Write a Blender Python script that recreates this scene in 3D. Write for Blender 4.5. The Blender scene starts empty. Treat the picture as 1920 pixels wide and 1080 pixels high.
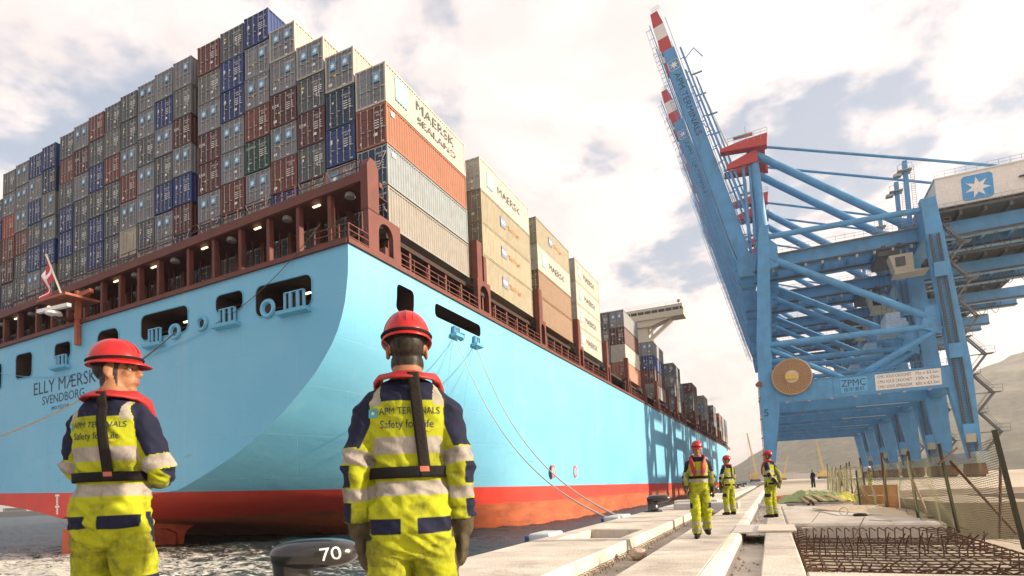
import bpy, bmesh, math, random
import numpy as np
from mathutils import Vector, Matrix, noise
from mathutils.bvhtree import BVHTree
random.seed(7); np.random.seed(7)
R = math.radians
scene = bpy.context.scene
COL = scene.collection

# ---------------------------------------------------------------- camera
def make_camera():
    yaw, pitch, roll = R(-24.72), R(4.11), R(-2.41)
    f = Vector((math.sin(yaw)*math.cos(pitch), math.cos(yaw)*math.cos(pitch), math.sin(pitch)))
    r = Vector((math.cos(yaw), -math.sin(yaw), 0)); u = r.cross(f)
    r2 = r*math.cos(roll) + u*math.sin(roll); u2 = -r*math.sin(roll) + u*math.cos(roll)
    cd = bpy.data.cameras.new('camera'); cd.sensor_width = 36; cd.lens = 1089.65*36/1920
    cd.shift_y = 300/1920; cd.clip_start = 0.05; cd.clip_end = 20000
    o = bpy.data.objects.new('camera', cd); COL.objects.link(o)
    m = Matrix.Identity(4)
    for i in range(3):
        m[i][0] = r2[i]; m[i][1] = u2[i]; m[i][2] = -f[i]
    m[0][3], m[1][3], m[2][3] = 0, 0, 1.04
    o.matrix_world = m
    scene.camera = o
make_camera()

# ---------------------------------------------------------------- sky and sun
SUN_EL, SUN_AZ = R(17), R(78)           # azimuth clockwise from +Y
SUN_DIR = Vector((math.cos(SUN_EL)*math.sin(SUN_AZ), math.cos(SUN_EL)*math.cos(SUN_AZ), math.sin(SUN_EL)))
def make_world():
    w = bpy.data.worlds.new('World'); scene.world = w; w.use_nodes = True
    nt = w.node_tree; nt.nodes.clear(); N = nt.nodes.new; L = nt.links.new
    out = N('ShaderNodeOutputWorld'); bg = N('ShaderNodeBackground'); bg.inputs['Strength'].default_value = 0.060
    sky = N('ShaderNodeTexSky'); sky.sky_type = 'NISHITA'; sky.sun_disc = False
    sky.sun_elevation = SUN_EL; sky.sun_rotation = SUN_AZ
    sky.air_density = 1.3; sky.dust_density = 2.0; sky.ozone_density = 1.2
    tc = N('ShaderNodeTexCoord'); sep = N('ShaderNodeSeparateXYZ'); L(tc.outputs['Generated'], sep.inputs[0])
    def M(op, a, b=None, clamp=False):
        n = N('ShaderNodeMath'); n.operation = op; n.use_clamp = clamp
        for i, v in enumerate((a, b)):
            if v is None: continue
            if isinstance(v, (int, float)): n.inputs[i].default_value = v
            else: L(v, n.inputs[i])
        return n.outputs[0]
    zc = M('ADD', M('MAXIMUM', sep.outputs['Z'], 0.0), 0.22)
    px = M('DIVIDE', sep.outputs['X'], zc); py = M('DIVIDE', sep.outputs['Y'], zc)
    comb = N('ShaderNodeCombineXYZ'); L(px, comb.inputs[0]); L(py, comb.inputs[1]); comb.inputs[2].default_value = 0.35
    n1 = N('ShaderNodeTexNoise'); n1.inputs['Scale'].default_value = 1.9; n1.inputs['Detail'].default_value = 9; n1.inputs['Roughness'].default_value = 0.58
    n1.inputs['Distortion'].default_value = 0.35; L(comb.outputs[0], n1.inputs['Vector'])
    n2 = N('ShaderNodeTexNoise'); n2.inputs['Scale'].default_value = 8.0; n2.inputs['Detail'].default_value = 8; L(comb.outputs[0], n2.inputs['Vector'])
    def ramp(x, a, b, ca=(0,0,0,1), cb=(1,1,1,1)):
        n = N('ShaderNodeMapRange'); n.inputs['From Min'].default_value = a; n.inputs['From Max'].default_value = b; n.interpolation_type = 'SMOOTHSTEP'
        L(x, n.inputs['Value']); return n.outputs[0]
    mix = M('ADD', M('MULTIPLY', n1.outputs['Fac'], 0.68), M('MULTIPLY', n2.outputs['Fac'], 0.32))
    # thicker cloud and haze towards the horizon
    low = M('MULTIPLY', ramp(sep.outputs['Z'], 0.45, 0.0), 0.10)
    mask = ramp(M('ADD', mix, low), 0.42, 0.52)
    dense = ramp(M('ADD', mix, low), 0.50, 0.70)
    # glow of sun scattered by cloud: only through the real sun direction
    dotn = N('ShaderNodeVectorMath'); dotn.operation = 'DOT_PRODUCT'; L(tc.outputs['Generated'], dotn.inputs[0]); dotn.inputs[1].default_value = SUN_DIR
    glow = M('POWER', M('MAXIMUM', M('ADD', M('MULTIPLY', dotn.outputs['Value'], 0.5), 0.5), 0.0), 2.5)
    # cloud relief: density falling off towards the sun side is the lit side of a billow
    off = N('ShaderNodeVectorMath'); off.operation = 'ADD'; L(comb.outputs[0], off.inputs[0]); off.inputs[1].default_value = (0.10*math.sin(SUN_AZ), 0.10*math.cos(SUN_AZ), 0)
    n3 = N('ShaderNodeTexNoise'); n3.inputs['Scale'].default_value = 1.9; n3.inputs['Detail'].default_value = 9; n3.inputs['Roughness'].default_value = 0.58; n3.inputs['Distortion'].default_value = 0.35; L(off.outputs[0], n3.inputs['Vector'])
    relief = ramp(M('SUBTRACT', n3.outputs['Fac'], n1.outputs['Fac']), -0.07, 0.09)
    shade = M('ADD', M('MULTIPLY', dense, 0.35), M('MULTIPLY', relief, 0.65))
    cl = N('ShaderNodeMix'); cl.data_type = 'RGBA'; L(shade, cl.inputs['Factor'])
    cl.inputs['A'].default_value = (8.8, 7.9, 7.6, 1); cl.inputs['B'].default_value = (6.6, 5.95, 6.0, 1)
    cb = N('ShaderNodeMix'); cb.data_type = 'RGBA'; cb.blend_type = 'ADD'; L(glow, cb.inputs['Factor'])
    L(cl.outputs['Result'], cb.inputs['A']); cb.inputs['B'].default_value = (3.6, 2.7, 2.0, 1)
    skb = N('ShaderNodeMix'); skb.data_type = 'RGBA'; skb.blend_type = 'MIX'; skb.inputs['Factor'].default_value = 0.55
    L(sky.outputs[0], skb.inputs['A']); skb.inputs['B'].default_value = (5.7, 6.3, 7.6, 1)
    fin = N('ShaderNodeMix'); fin.data_type = 'RGBA'; L(mask, fin.inputs['Factor']); L(skb.outputs['Result'], fin.inputs['A']); L(cb.outputs['Result'], fin.inputs['B'])
    L(fin.outputs['Result'], bg.inputs['Color']); L(bg.outputs[0], out.inputs[0])
make_world()
def make_sun():
    ld = bpy.data.lights.new('sun', 'SUN'); ld.energy = 5.0; ld.angle = R(1.3); ld.color = (1.0, 0.83, 0.62)
    o = bpy.data.objects.new('sun', ld); COL.objects.link(o)
    o.rotation_euler = SUN_DIR.to_track_quat('Z', 'Y').to_euler(); o.location = (60, 40, 120)
make_sun()
scene.view_settings.view_transform = 'Standard'; scene.view_settings.look = 'None'
scene.view_settings.exposure = 1.12; scene.view_settings.gamma = 1.0
scene.view_settings.use_curve_mapping = False
scene.render.engine = 'CYCLES'
scene.cycles.max_bounces = 6; scene.cycles.volume_bounces = 0

# ---------------------------------------------------------------- helpers
MATS = {}
def mat(name, col, rough=0.6, metal=0.0, var=0.12, scale=3.0, bump=0.0, bscale=40.0, dirt=None, dirt_amt=0.5, dscale=1.2, spec=0.5, rand=0.0, coat=0.0, dstretch=(1,1,1), dirt2=None):
    """procedural surface: base colour with mottling, optional stains, per-object tint and fine relief"""
    if name in MATS: return MATS[name]
    m = bpy.data.materials.new(name); m.use_nodes = True; nt = m.node_tree; N = nt.nodes.new; L = nt.links.new
    b = nt.nodes['Principled BSDF']; b.inputs['Roughness'].default_value = rough; b.inputs['Metallic'].default_value = metal
    b.inputs['Specular IOR Level'].default_value = spec; b.inputs['Coat Weight'].default_value = coat
    tc = N('ShaderNodeTexCoord'); vec = tc.outputs['Object']
    if rand:
        oi = N('ShaderNodeObjectInfo'); ad = N('ShaderNodeVectorMath'); ad.operation = 'MULTIPLY_ADD'
        L(oi.outputs['Random'], ad.inputs[0]); ad.inputs[1].default_value = (37, 53, 71); L(vec, ad.inputs[2]); vec = ad.outputs[0]
    n = N('ShaderNodeTexNoise'); n.inputs['Scale'].default_value = scale; n.inputs['Detail'].default_value = 6; L(vec, n.inputs['Vector'])
    mr = N('ShaderNodeMapRange'); mr.inputs['From Min'].default_value = 0.3; mr.inputs['From Max'].default_value = 0.7
    mr.inputs['To Min'].default_value = 1-var; mr.inputs['To Max'].default_value = 1+var; L(n.outputs['Fac'], mr.inputs['Value'])
    mul = N('ShaderNodeVectorMath'); mul.operation = 'SCALE'; mul.inputs[0].default_value = col[:3]; L(mr.outputs[0], mul.inputs['Scale'])
    cur = mul.outputs[0]
    if rand:
        mr2 = N('ShaderNodeMapRange'); mr2.inputs['To Min'].default_value = 1-rand; mr2.inputs['To Max'].default_value = 1+rand
        L(oi.outputs['Random'], mr2.inputs['Value']); m2 = N('ShaderNodeVectorMath'); m2.operation = 'SCALE'; L(cur, m2.inputs[0]); L(mr2.outputs[0], m2.inputs['Scale']); cur = m2.outputs[0]
    if dirt is not None:
        mp = N('ShaderNodeMapping'); mp.inputs['Scale'].default_value = dstretch; L(vec, mp.inputs['Vector'])
        n2 = N('ShaderNodeTexNoise'); n2.inputs['Scale'].default_value = dscale; n2.inputs['Detail'].default_value = 8; n2.inputs['Roughness'].default_value = 0.65; L(mp.outputs[0], n2.inputs['Vector'])
        mr3 = N('ShaderNodeMapRange'); mr3.inputs['From Min'].default_value = 0.5; mr3.inputs['From Max'].default_value = 0.75; mr3.inputs['To Max'].default_value = dirt_amt; L(n2.outputs['Fac'], mr3.inputs['Value'])
        mx = N('ShaderNodeMix'); mx.data_type = 'RGBA'; L(mr3.outputs[0], mx.inputs['Factor']); L(cur, mx.inputs['A']); mx.inputs['B'].default_value = (*dirt, 1); cur = mx.outputs['Result']
    if dirt2 is not None:
        n4 = N('ShaderNodeTexNoise'); n4.inputs['Scale'].default_value = dirt2[2]; n4.inputs['Detail'].default_value = 10; n4.inputs['Roughness'].default_value = 0.75; n4.inputs['Distortion'].default_value = 0.6; L(vec, n4.inputs['Vector'])
        mr4 = N('ShaderNodeMapRange'); mr4.inputs['From Min'].default_value = 0.54; mr4.inputs['From Max'].default_value = 0.66; mr4.inputs['To Max'].default_value = dirt2[1]; L(n4.outputs['Fac'], mr4.inputs['Value'])
        mx4 = N('ShaderNodeMix'); mx4.data_type = 'RGBA'; L(mr4.outputs[0], mx4.inputs['Factor']); L(cur, mx4.inputs['A']); mx4.inputs['B'].default_value = (*dirt2[0], 1); cur = mx4.outputs['Result']
    L(cur, b.inputs['Base Color'])
    if bump:
        n3 = N('ShaderNodeTexNoise'); n3.inputs['Scale'].default_value = bscale; n3.inputs['Detail'].default_value = 4; L(vec, n3.inputs['Vector'])
        bp = N('ShaderNodeBump'); bp.inputs['Strength'].default_value = bump; bp.inputs['Distance'].default_value = 0.02; L(n3.outputs['Fac'], bp.inputs['Height']); L(bp.outputs[0], b.inputs['Normal'])
    MATS[name] = m; return m
def emat(name, col, s):
    if name in MATS: return MATS[name]
    m = bpy.data.materials.new(name); m.use_nodes = True; b = m.node_tree.nodes['Principled BSDF']
    b.inputs['Base Color'].default_value = (*col, 1); b.inputs['Emission Color'].default_value = (*col, 1); b.inputs['Emission Strength'].default_value = s
    MATS[name] = m; return m

class MB:
    def __init__(s): s.v = []; s.f = []; s.mi = []; s.cur = 0
    def add(s, vs, fs):
        o = len(s.v); s.v += [tuple(v) for v in vs]; s.f += [tuple(i+o for i in f) for f in fs]; s.mi += [s.cur]*len(fs); return s
    def box(s, x0, x1, y0, y1, z0, z1):
        v = [(x0,y0,z0),(x1,y0,z0),(x1,y1,z0),(x0,y1,z0),(x0,y0,z1),(x1,y0,z1),(x1,y1,z1),(x0,y1,z1)]
        return s.add(v, [(0,3,2,1),(4,5,6,7),(0,1,5,4),(1,2,6,5),(2,3,7,6),(3,0,4,7)])
    def hexa(s, v):   # eight corners, bottom ring then top ring
        return s.add(v, [(0,3,2,1),(4,5,6,7),(0,1,5,4),(1,2,6,5),(2,3,7,6),(3,0,4,7)])
    def bar(s, p0, p1, w, h, up=(0,0,1)):
        p0, p1 = Vector(p0), Vector(p1); d = (p1-p0).normalized(); u = Vector(up)
        if abs(d.dot(u)) > 0.97: u = Vector((0,1,0))
        sd = d.cross(u).normalized()*(w/2); u = sd.cross(d).normalized()*(h/2)
        v = [p0-sd-u, p0+sd-u, p0+sd+u, p0-sd+u, p1-sd-u, p1+sd-u, p1+sd+u, p1-sd+u]
        return s.add(v, [(0,1,2,3)[::-1],(4,5,6,7),(0,1,5,4),(1,2,6,5),(2,3,7,6),(3,0,4,7)])
    def tube(s, pts, r, n=8, cap=True):
        pts = [Vector(p) for p in pts]; rs = r if isinstance(r, (list, tuple)) else [r]*len(pts); vs = []; fs = []
        t0 = (pts[1]-pts[0]).normalized(); a = Vector((0,0,1)) if abs(t0.z) < 0.9 else Vector((1,0,0)); nrm = t0.cross(a).normalized()
        for i, p in enumerate(pts):
            if i == 0: t = pts[1]-pts[0]
            elif i == len(pts)-1: t = pts[-1]-pts[-2]
            else: t = (pts[i+1]-pts[i]).normalized() + (pts[i]-pts[i-1]).normalized()
            t.normalize(); nrm = (nrm - t*nrm.dot(t)).normalized(); bn = t.cross(nrm)
            for k in range(n):
                an = 2*math.pi*k/n; vs.append(p + (nrm*math.cos(an)+bn*math.sin(an))*rs[i])
        for i in range(len(pts)-1):
            for k in range(n):
                a0 = i*n+k; a1 = i*n+(k+1) % n; fs.append((a0, a1, a1+n, a0+n))
        if cap: fs.append(tuple(range(n))[::-1]); fs.append(tuple(range((len(pts)-1)*n, len(pts)*n)))
        return s.add(vs, fs)
    def prism(s, pts, z0, z1, f=None):   # outline in a plane swept between z0 and z1; f maps (a,b,c) to xyz
        n = len(pts); f = f or (lambda a, b, c: (a, b, c))
        v = [f(a, b, z0) for a, b in pts] + [f(a, b, z1) for a, b in pts]
        return s.add(v, [tuple(range(n))[::-1], tuple(range(n, 2*n))] + [(i, (i+1) % n, (i+1) % n+n, i+n) for i in range(n)])
    def lathe(s, prof, c=(0,0,0), n=24):
        vs = []; fs = []
        for r, z in prof:
            for k in range(n):
                a = 2*math.pi*k/n; vs.append((c[0]+r*math.cos(a), c[1]+r*math.sin(a), c[2]+z))
        for i in range(len(prof)-1):
            for k in range(n): fs.append((i*n+k, i*n+(k+1) % n, (i+1)*n+(k+1) % n, (i+1)*n+k))
        fs.append(tuple(range(n))[::-1]); fs.append(tuple(range((len(prof)-1)*n, len(prof)*n)))
        return s.add(vs, fs)
    def grid(s, fn, nu, nv):
        vs = [fn(i/nu, j/nv) for j in range(nv+1) for i in range(nu+1)]
        return s.add(vs, [(j*(nu+1)+i, j*(nu+1)+i+1, (j+1)*(nu+1)+i+1, (j+1)*(nu+1)+i) for j in range(nv) for i in range(nu)])
    def mesh(s, name, mats, smooth=None):
        me = bpy.data.meshes.new(name); me.from_pydata(s.v, [], s.f); me.update()
        bm = bmesh.new(); bm.from_mesh(me); bmesh.ops.recalc_face_normals(bm, faces=bm.faces); bm.to_mesh(me); bm.free()
        for m in (mats if isinstance(mats, (list, tuple)) else [mats]): me.materials.append(m)
        if any(s.mi): me.polygons.foreach_set('material_index', s.mi)
        if smooth is not None:
            me.shade_smooth(); me.set_sharp_from_angle(angle=R(smooth))
        return me
    def build(s, name, mats, parent=None, smooth=None, kind=None):
        return link(name, s.mesh(name, mats, smooth), parent, kind)
def link(name, me, parent=None, kind=None):
    o = bpy.data.objects.new(name, me); COL.objects.link(o)
    if parent: o.parent = parent
    if kind: o['kind'] = kind
    return o
def tag(o, label, cat, group=None):
    o['label'] = label; o['category'] = cat
    if group: o['group'] = group
    return o
def empty(name, loc=(0,0,0), rz=0, label=None, cat=None, group=None):
    o = bpy.data.objects.new(name, None); COL.objects.link(o); o.location = loc; o.rotation_euler = (0,0,rz); o.empty_display_size = 0.3
    if label: tag(o, label, cat, group)
    return o
def copy_tree(o, parent=None):
    c = o.copy(); COL.objects.link(c); c.parent = parent
    for ch in list(o.children): copy_tree(ch, c)
    return c
def text_mesh(name, s, size, m, bold=0.0, align='CENTER', depth=0.0):
    cu = bpy.data.curves.new(name, 'FONT'); cu.body = s; cu.size = size; cu.align_x = align; cu.align_y = 'CENTER'; cu.offset = bold; cu.extrude = depth; cu.resolution_u = 3
    o = bpy.data.objects.new(name, cu); COL.objects.link(o); dg = bpy.context.evaluated_depsgraph_get()
    me = bpy.data.meshes.new_from_object(o.evaluated_get(dg)); bpy.data.objects.remove(o); bpy.data.curves.remove(cu)
    me.name = name; me.materials.clear(); me.materials.append(m); return me
def frame(right, up, org):
    r = Vector(right).normalized(); u = Vector(up); u = (u - r*u.dot(r)).normalized(); n = r.cross(u)
    m = Matrix.Identity(4)
    for i in range(3): m[i][0] = r[i]; m[i][1] = u[i]; m[i][2] = n[i]; m[i][3] = org[i]
    return m
def star_pts(r, n=7, k=0.40, rot=math.pi/2):
    return [((r if i % 2 == 0 else r*k)*math.cos(rot+math.pi*i/n), (r if i % 2 == 0 else r*k)*math.sin(rot+math.pi*i/n)) for i in range(2*n)]
def rrect(w, h, r, n=5):
    p = []
    for cx, cy, a0 in ((w/2-r, h/2-r, 0), (-w/2+r, h/2-r, 90), (-w/2+r, -h/2+r, 180), (w/2-r, -h/2+r, 270)):
        for i in range(n+1): a = R(a0+90*i/n); p.append((cx+r*math.cos(a), cy+r*math.sin(a)))
    return p
def lerp(a, b, t): return a+(b-a)*t
def interp(x, xs, ys): return float(np.interp(x, xs, ys))
def noise_disp(me, amp, sc, seed=0.0):
    for v in me.vertices: v.co += v.normal*(noise.noise(v.co*sc + Vector((seed, seed, seed)))*amp)
def qx(y): return -0.0145*(y-8.0)        # the quay runs at a slight angle to the ship

# ================================================================ SETTING
WATER_Z = -2.6
def make_sea():
    def axis(lo, mid0, mid1, hi, st, g=1.35):
        a = list(np.arange(mid0, mid1+1e-6, st)); d = st
        while a[-1] < hi: d *= g; a.append(a[-1]+d)
        d = st
        while a[0] > lo: d *= g; a.insert(0, a[0]-d)
        return a
    xs = axis(-6000, -165, -4.3, -4.2, 0.55); xs = [x for x in xs if x <= -4.0]; ys = axis(-300, 8, 95, 6000, 0.45)
    v = []
    for y in ys:
        for x in xs:
            z = 0.0
            if -175 < x and -10 < y < 100:
                calm = min(1.0, max(0.25, (-x-12)/14))
                p = Vector((x*0.35, y*0.5, 0)); z = (noise.noise(p)*0.26 + (0.5-abs(noise.noise(p*2.2)))*0.26 + noise.noise(p*5.1)*0.08)*calm
            v.append((min(x, -4.2) + (qx(y) if x > -60 else 0), y, z+WATER_Z))
    n = len(xs); f = [(j*n+i, j*n+i+1, (j+1)*n+i+1, (j+1)*n+i) for j in range(len(ys)-1) for i in range(n-1)]
    m = bpy.data.materials.new('sea_water'); m.use_nodes = True; nt = m.node_tree; N = nt.nodes.new; L = nt.links.new; b = nt.nodes['Principled BSDF']
    tc = N('ShaderNodeTexCoord')
    def nz(sc, det, st=(1,1,1), rough=0.6, dist=0.0):
        mp = N('ShaderNodeMapping'); mp.inputs['Scale'].default_value = st; L(tc.outputs['Object'], mp.inputs[0])
        n_ = N('ShaderNodeTexNoise'); n_.inputs['Scale'].default_value = sc; n_.inputs['Detail'].default_value = det; n_.inputs['Roughness'].default_value = rough; n_.inputs['Distortion'].default_value = dist
        L(mp.outputs[0], n_.inputs['Vector']); return n_.outputs['Fac']
    def M(op, a, c=None):
        q = N('ShaderNodeMath'); q.operation = op
        for i, x in enumerate((a, c)):
            if x is None: continue
            if isinstance(x, (int, float)): q.inputs[i].default_value = x
            else: L(x, q.inputs[i])
        return q.outputs[0]
    def mr(x, a, c, lo=0.0, hi=1.0):
        q = N('ShaderNodeMapRange'); q.inputs['From Min'].default_value = a; q.inputs['From Max'].default_value = c; q.inputs['To Min'].default_value = lo; q.inputs['To Max'].default_value = hi; L(x, q.inputs['Value']); return q.outputs[0]
    # churned wake off the stern: foam streaks inside a soft-edged patch
    dv = N('ShaderNodeVectorMath'); dv.operation = 'DISTANCE'; mp = N('ShaderNodeMapping'); mp.inputs['Scale'].default_value = (0.55, 1, 0); L(tc.outputs['Object'], mp.inputs[0]); L(mp.outputs[0], dv.inputs[0]); dv.inputs[1].default_value = (-24.5, 16, 0)
    patch = mr(dv.outputs['Value'], 22, 6)
    fo = M('ADD', M('MULTIPLY', nz(0.75, 9, (1, 1.8, 1), 0.7, 0.8), 0.7), M('MULTIPLY', nz(4.0, 6, (1, 1.6, 1), 0.7), 0.3))
    foam = mr(M('ADD', fo, M('MULTIPLY', patch, 0.19)), 0.59, 0.68)
    foam = M('MULTIPLY', foam, mr(dv.outputs['Value'], 24, 14))
    mx = N('ShaderNodeMix'); mx.data_type = 'RGBA'; L(foam, mx.inputs['Factor']); mx.inputs['A'].default_value = (0.016, 0.042, 0.052, 1); mx.inputs['B'].default_value = (0.80, 0.76, 0.68, 1)
    mx2 = N('ShaderNodeMix'); mx2.data_type = 'RGBA'; L(M('MULTIPLY', patch, 0.28), mx2.inputs['Factor']); L(mx.outputs['Result'], mx2.inputs['A']); mx2.inputs['B'].default_value = (0.20, 0.18, 0.13, 1)
    nt.nodes.remove(b); outm = nt.nodes['Material Output']; dif = N('ShaderNodeBsdfDiffuse'); glo = N('ShaderNodeBsdfGlossy'); msh = N('ShaderNodeMixShader'); fr = N('ShaderNodeFresnel'); fr.inputs['IOR'].default_value = 1.33
    L(mx2.outputs['Result'], dif.inputs['Color']); glo.inputs['Roughness'].default_value = 0.16; glo.inputs['Color'].default_value = (.92, .95, 1.0, 1)
    # sea roughened by chop never reaches full grazing reflectance
    L(M('MULTIPLY', M('MINIMUM', fr.outputs[0], 0.32), mr(foam, 0, 1, 1.0, 0.1)), msh.inputs[0]); L(dif.outputs[0], msh.inputs[1]); L(glo.outputs[0], msh.inputs[2]); L(msh.outputs[0], outm.inputs['Surface'])
    bp = N('ShaderNodeBump'); bp.inputs['Strength'].default_value = 0.95; bp.inputs['Distance'].default_value = 0.35
    h = M('ADD', M('MULTIPLY', nz(0.9, 6, (1, 1.7, 1)), 0.8), M('MULTIPLY', nz(3.2, 5, (1, 1.7, 1)), 0.22))
    h = M('ADD', h, M('MULTIPLY', nz(0.16, 5, (1, 2.2, 1)), 2.0)); L(h, bp.inputs['Height'])
    for q in (dif, glo, fr): L(bp.outputs[0], q.inputs['Normal'])
    me = bpy.data.meshes.new('sea'); me.from_pydata(v, [], f); me.materials.append(m); me.shade_smooth()
    link('sea', me, None, 'structure')
make_sea()

CONC = mat('concrete_pale', (0.58, 0.52, 0.44), 0.85, var=0.2, scale=0.9, bump=0.6, bscale=26, dirt=(0.27, 0.235, 0.19), dirt_amt=0.7, dscale=1.1, dstretch=(1, 1.6, 1), dirt2=((0.20, 0.17, 0.135), 0.55, 0.55))
CONC_G = mat('concrete_grey', (0.40, 0.37, 0.33), 0.9, var=0.15, scale=2.0, bump=0.5, bscale=30, dirt=(0.20, 0.175, 0.15), dirt_amt=0.6, dscale=2.0)
CONC_Y = mat('concrete_cream', (0.60, 0.50, 0.36), 0.85, var=0.12, scale=2.0, bump=0.5, bscale=24, dirt=(0.28, 0.24, 0.17), dirt_amt=0.5, dscale=2.5, dstretch=(1, 1, 0.4))
SAND = mat('sandy_ground', (0.46, 0.385, 0.285), 0.95, var=0.2, scale=0.8, bump=0.8, bscale=12, dirt=(0.26, 0.22, 0.17), dirt_amt=0.6, dscale=0.5)
DIRT = mat('trench_dirt', (0.36, 0.31, 0.25), 0.95, var=0.25, scale=3.0, bump=1.0, bscale=18, dirt=(0.16, 0.135, 0.11), dirt_amt=0.6, dscale=2.2)
APRON = mat('apron_concrete', (0.52, 0.44, 0.34), 0.9, var=0.12, scale=0.25, bump=0.2, bscale=8, dirt=(0.24, 0.205, 0.165), dirt_amt=0.75, dscale=0.12, dstretch=(0.5, 1.2, 1), dirt2=((0.17, 0.145, 0.12), 0.6, 0.05))

def qbox(mb, x0, x1, y0, y1, z0, z1, n=1, bev=0.0):
    """block in quay coordinates (sheared to run along the quay line), top edges softly broken"""
    for i in range(n):
        a, b = lerp(y0, y1, i/n), lerp(y0, y1, (i+1)/n)
        A, B = qx(a), qx(b)
        if bev:
            e = bev
            mb.hexa([(x0+A,a,z0),(x1+A,a,z0),(x1+B,b,z0),(x0+B,b,z0),(x0+A,a,z1-e),(x1+A,a,z1-e),(x1+B,b,z1-e),(x0+B,b,z1-e)])
            mb.hexa([(x0+A,a,z1-e),(x1+A,a,z1-e),(x1+B,b,z1-e),(x0+B,b,z1-e),(x0+e+A,a+e,z1),(x1-e+A,a+e,z1),(x1-e+B,b-e,z1),(x0+e+B,b-e,z1)])
        else:
            mb.hexa([(x0+A,a,z0),(x1+A,a,z0),(x1+B,b,z0),(x0+B,b,z0),(x0+A,a,z1),(x1+A,a,z1),(x1+B,b,z1),(x0+B,b,z1)])
    return mb

def make_ground():
    # one sheet reaching the horizon, behind the quay wall; gentle lumps where bare earth shows near the fence
    xs = [-4.6, -2.6, -1.9, 0, 2.9] + list(np.arange(3.3, 16, 0.35)) + [18, 24, 40, 80, 200, 600, 2000, 5500]
    ys = [-30, -5, 0, 5] + list(np.arange(6, 34, 0.4)) + [36, 40, 60, 100, 300, 900, 3000, 6000]
    v = []
    for y in ys:
        for x in xs:
            z = -0.44
            if 3.2 < x < 16 and 6 < y < 33.5:
                p = Vector((x*0.6, y*0.6, 3.1)); z += 0.10*noise.noise(p)+0.05*noise.noise(p*3)+0.03*noise.noise(p*8) + 0.16*math.exp(-((x-4.6)**2/1.6+(y-13.2)**2/2.0))
            v.append((x+qx(min(y, 400)), y, z))
    n = len(xs); f = [(j*n+i, j*n+i+1, (j+1)*n+i+1, (j+1)*n+i) for j in range(len(ys)-1) for i in range(n-1)]
    me = bpy.data.meshes.new('ground'); me.from_pydata(v, [], f); me.materials.append(SAND); me.shade_smooth()
    link('ground', me, None, 'structure')
make_ground()

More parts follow.
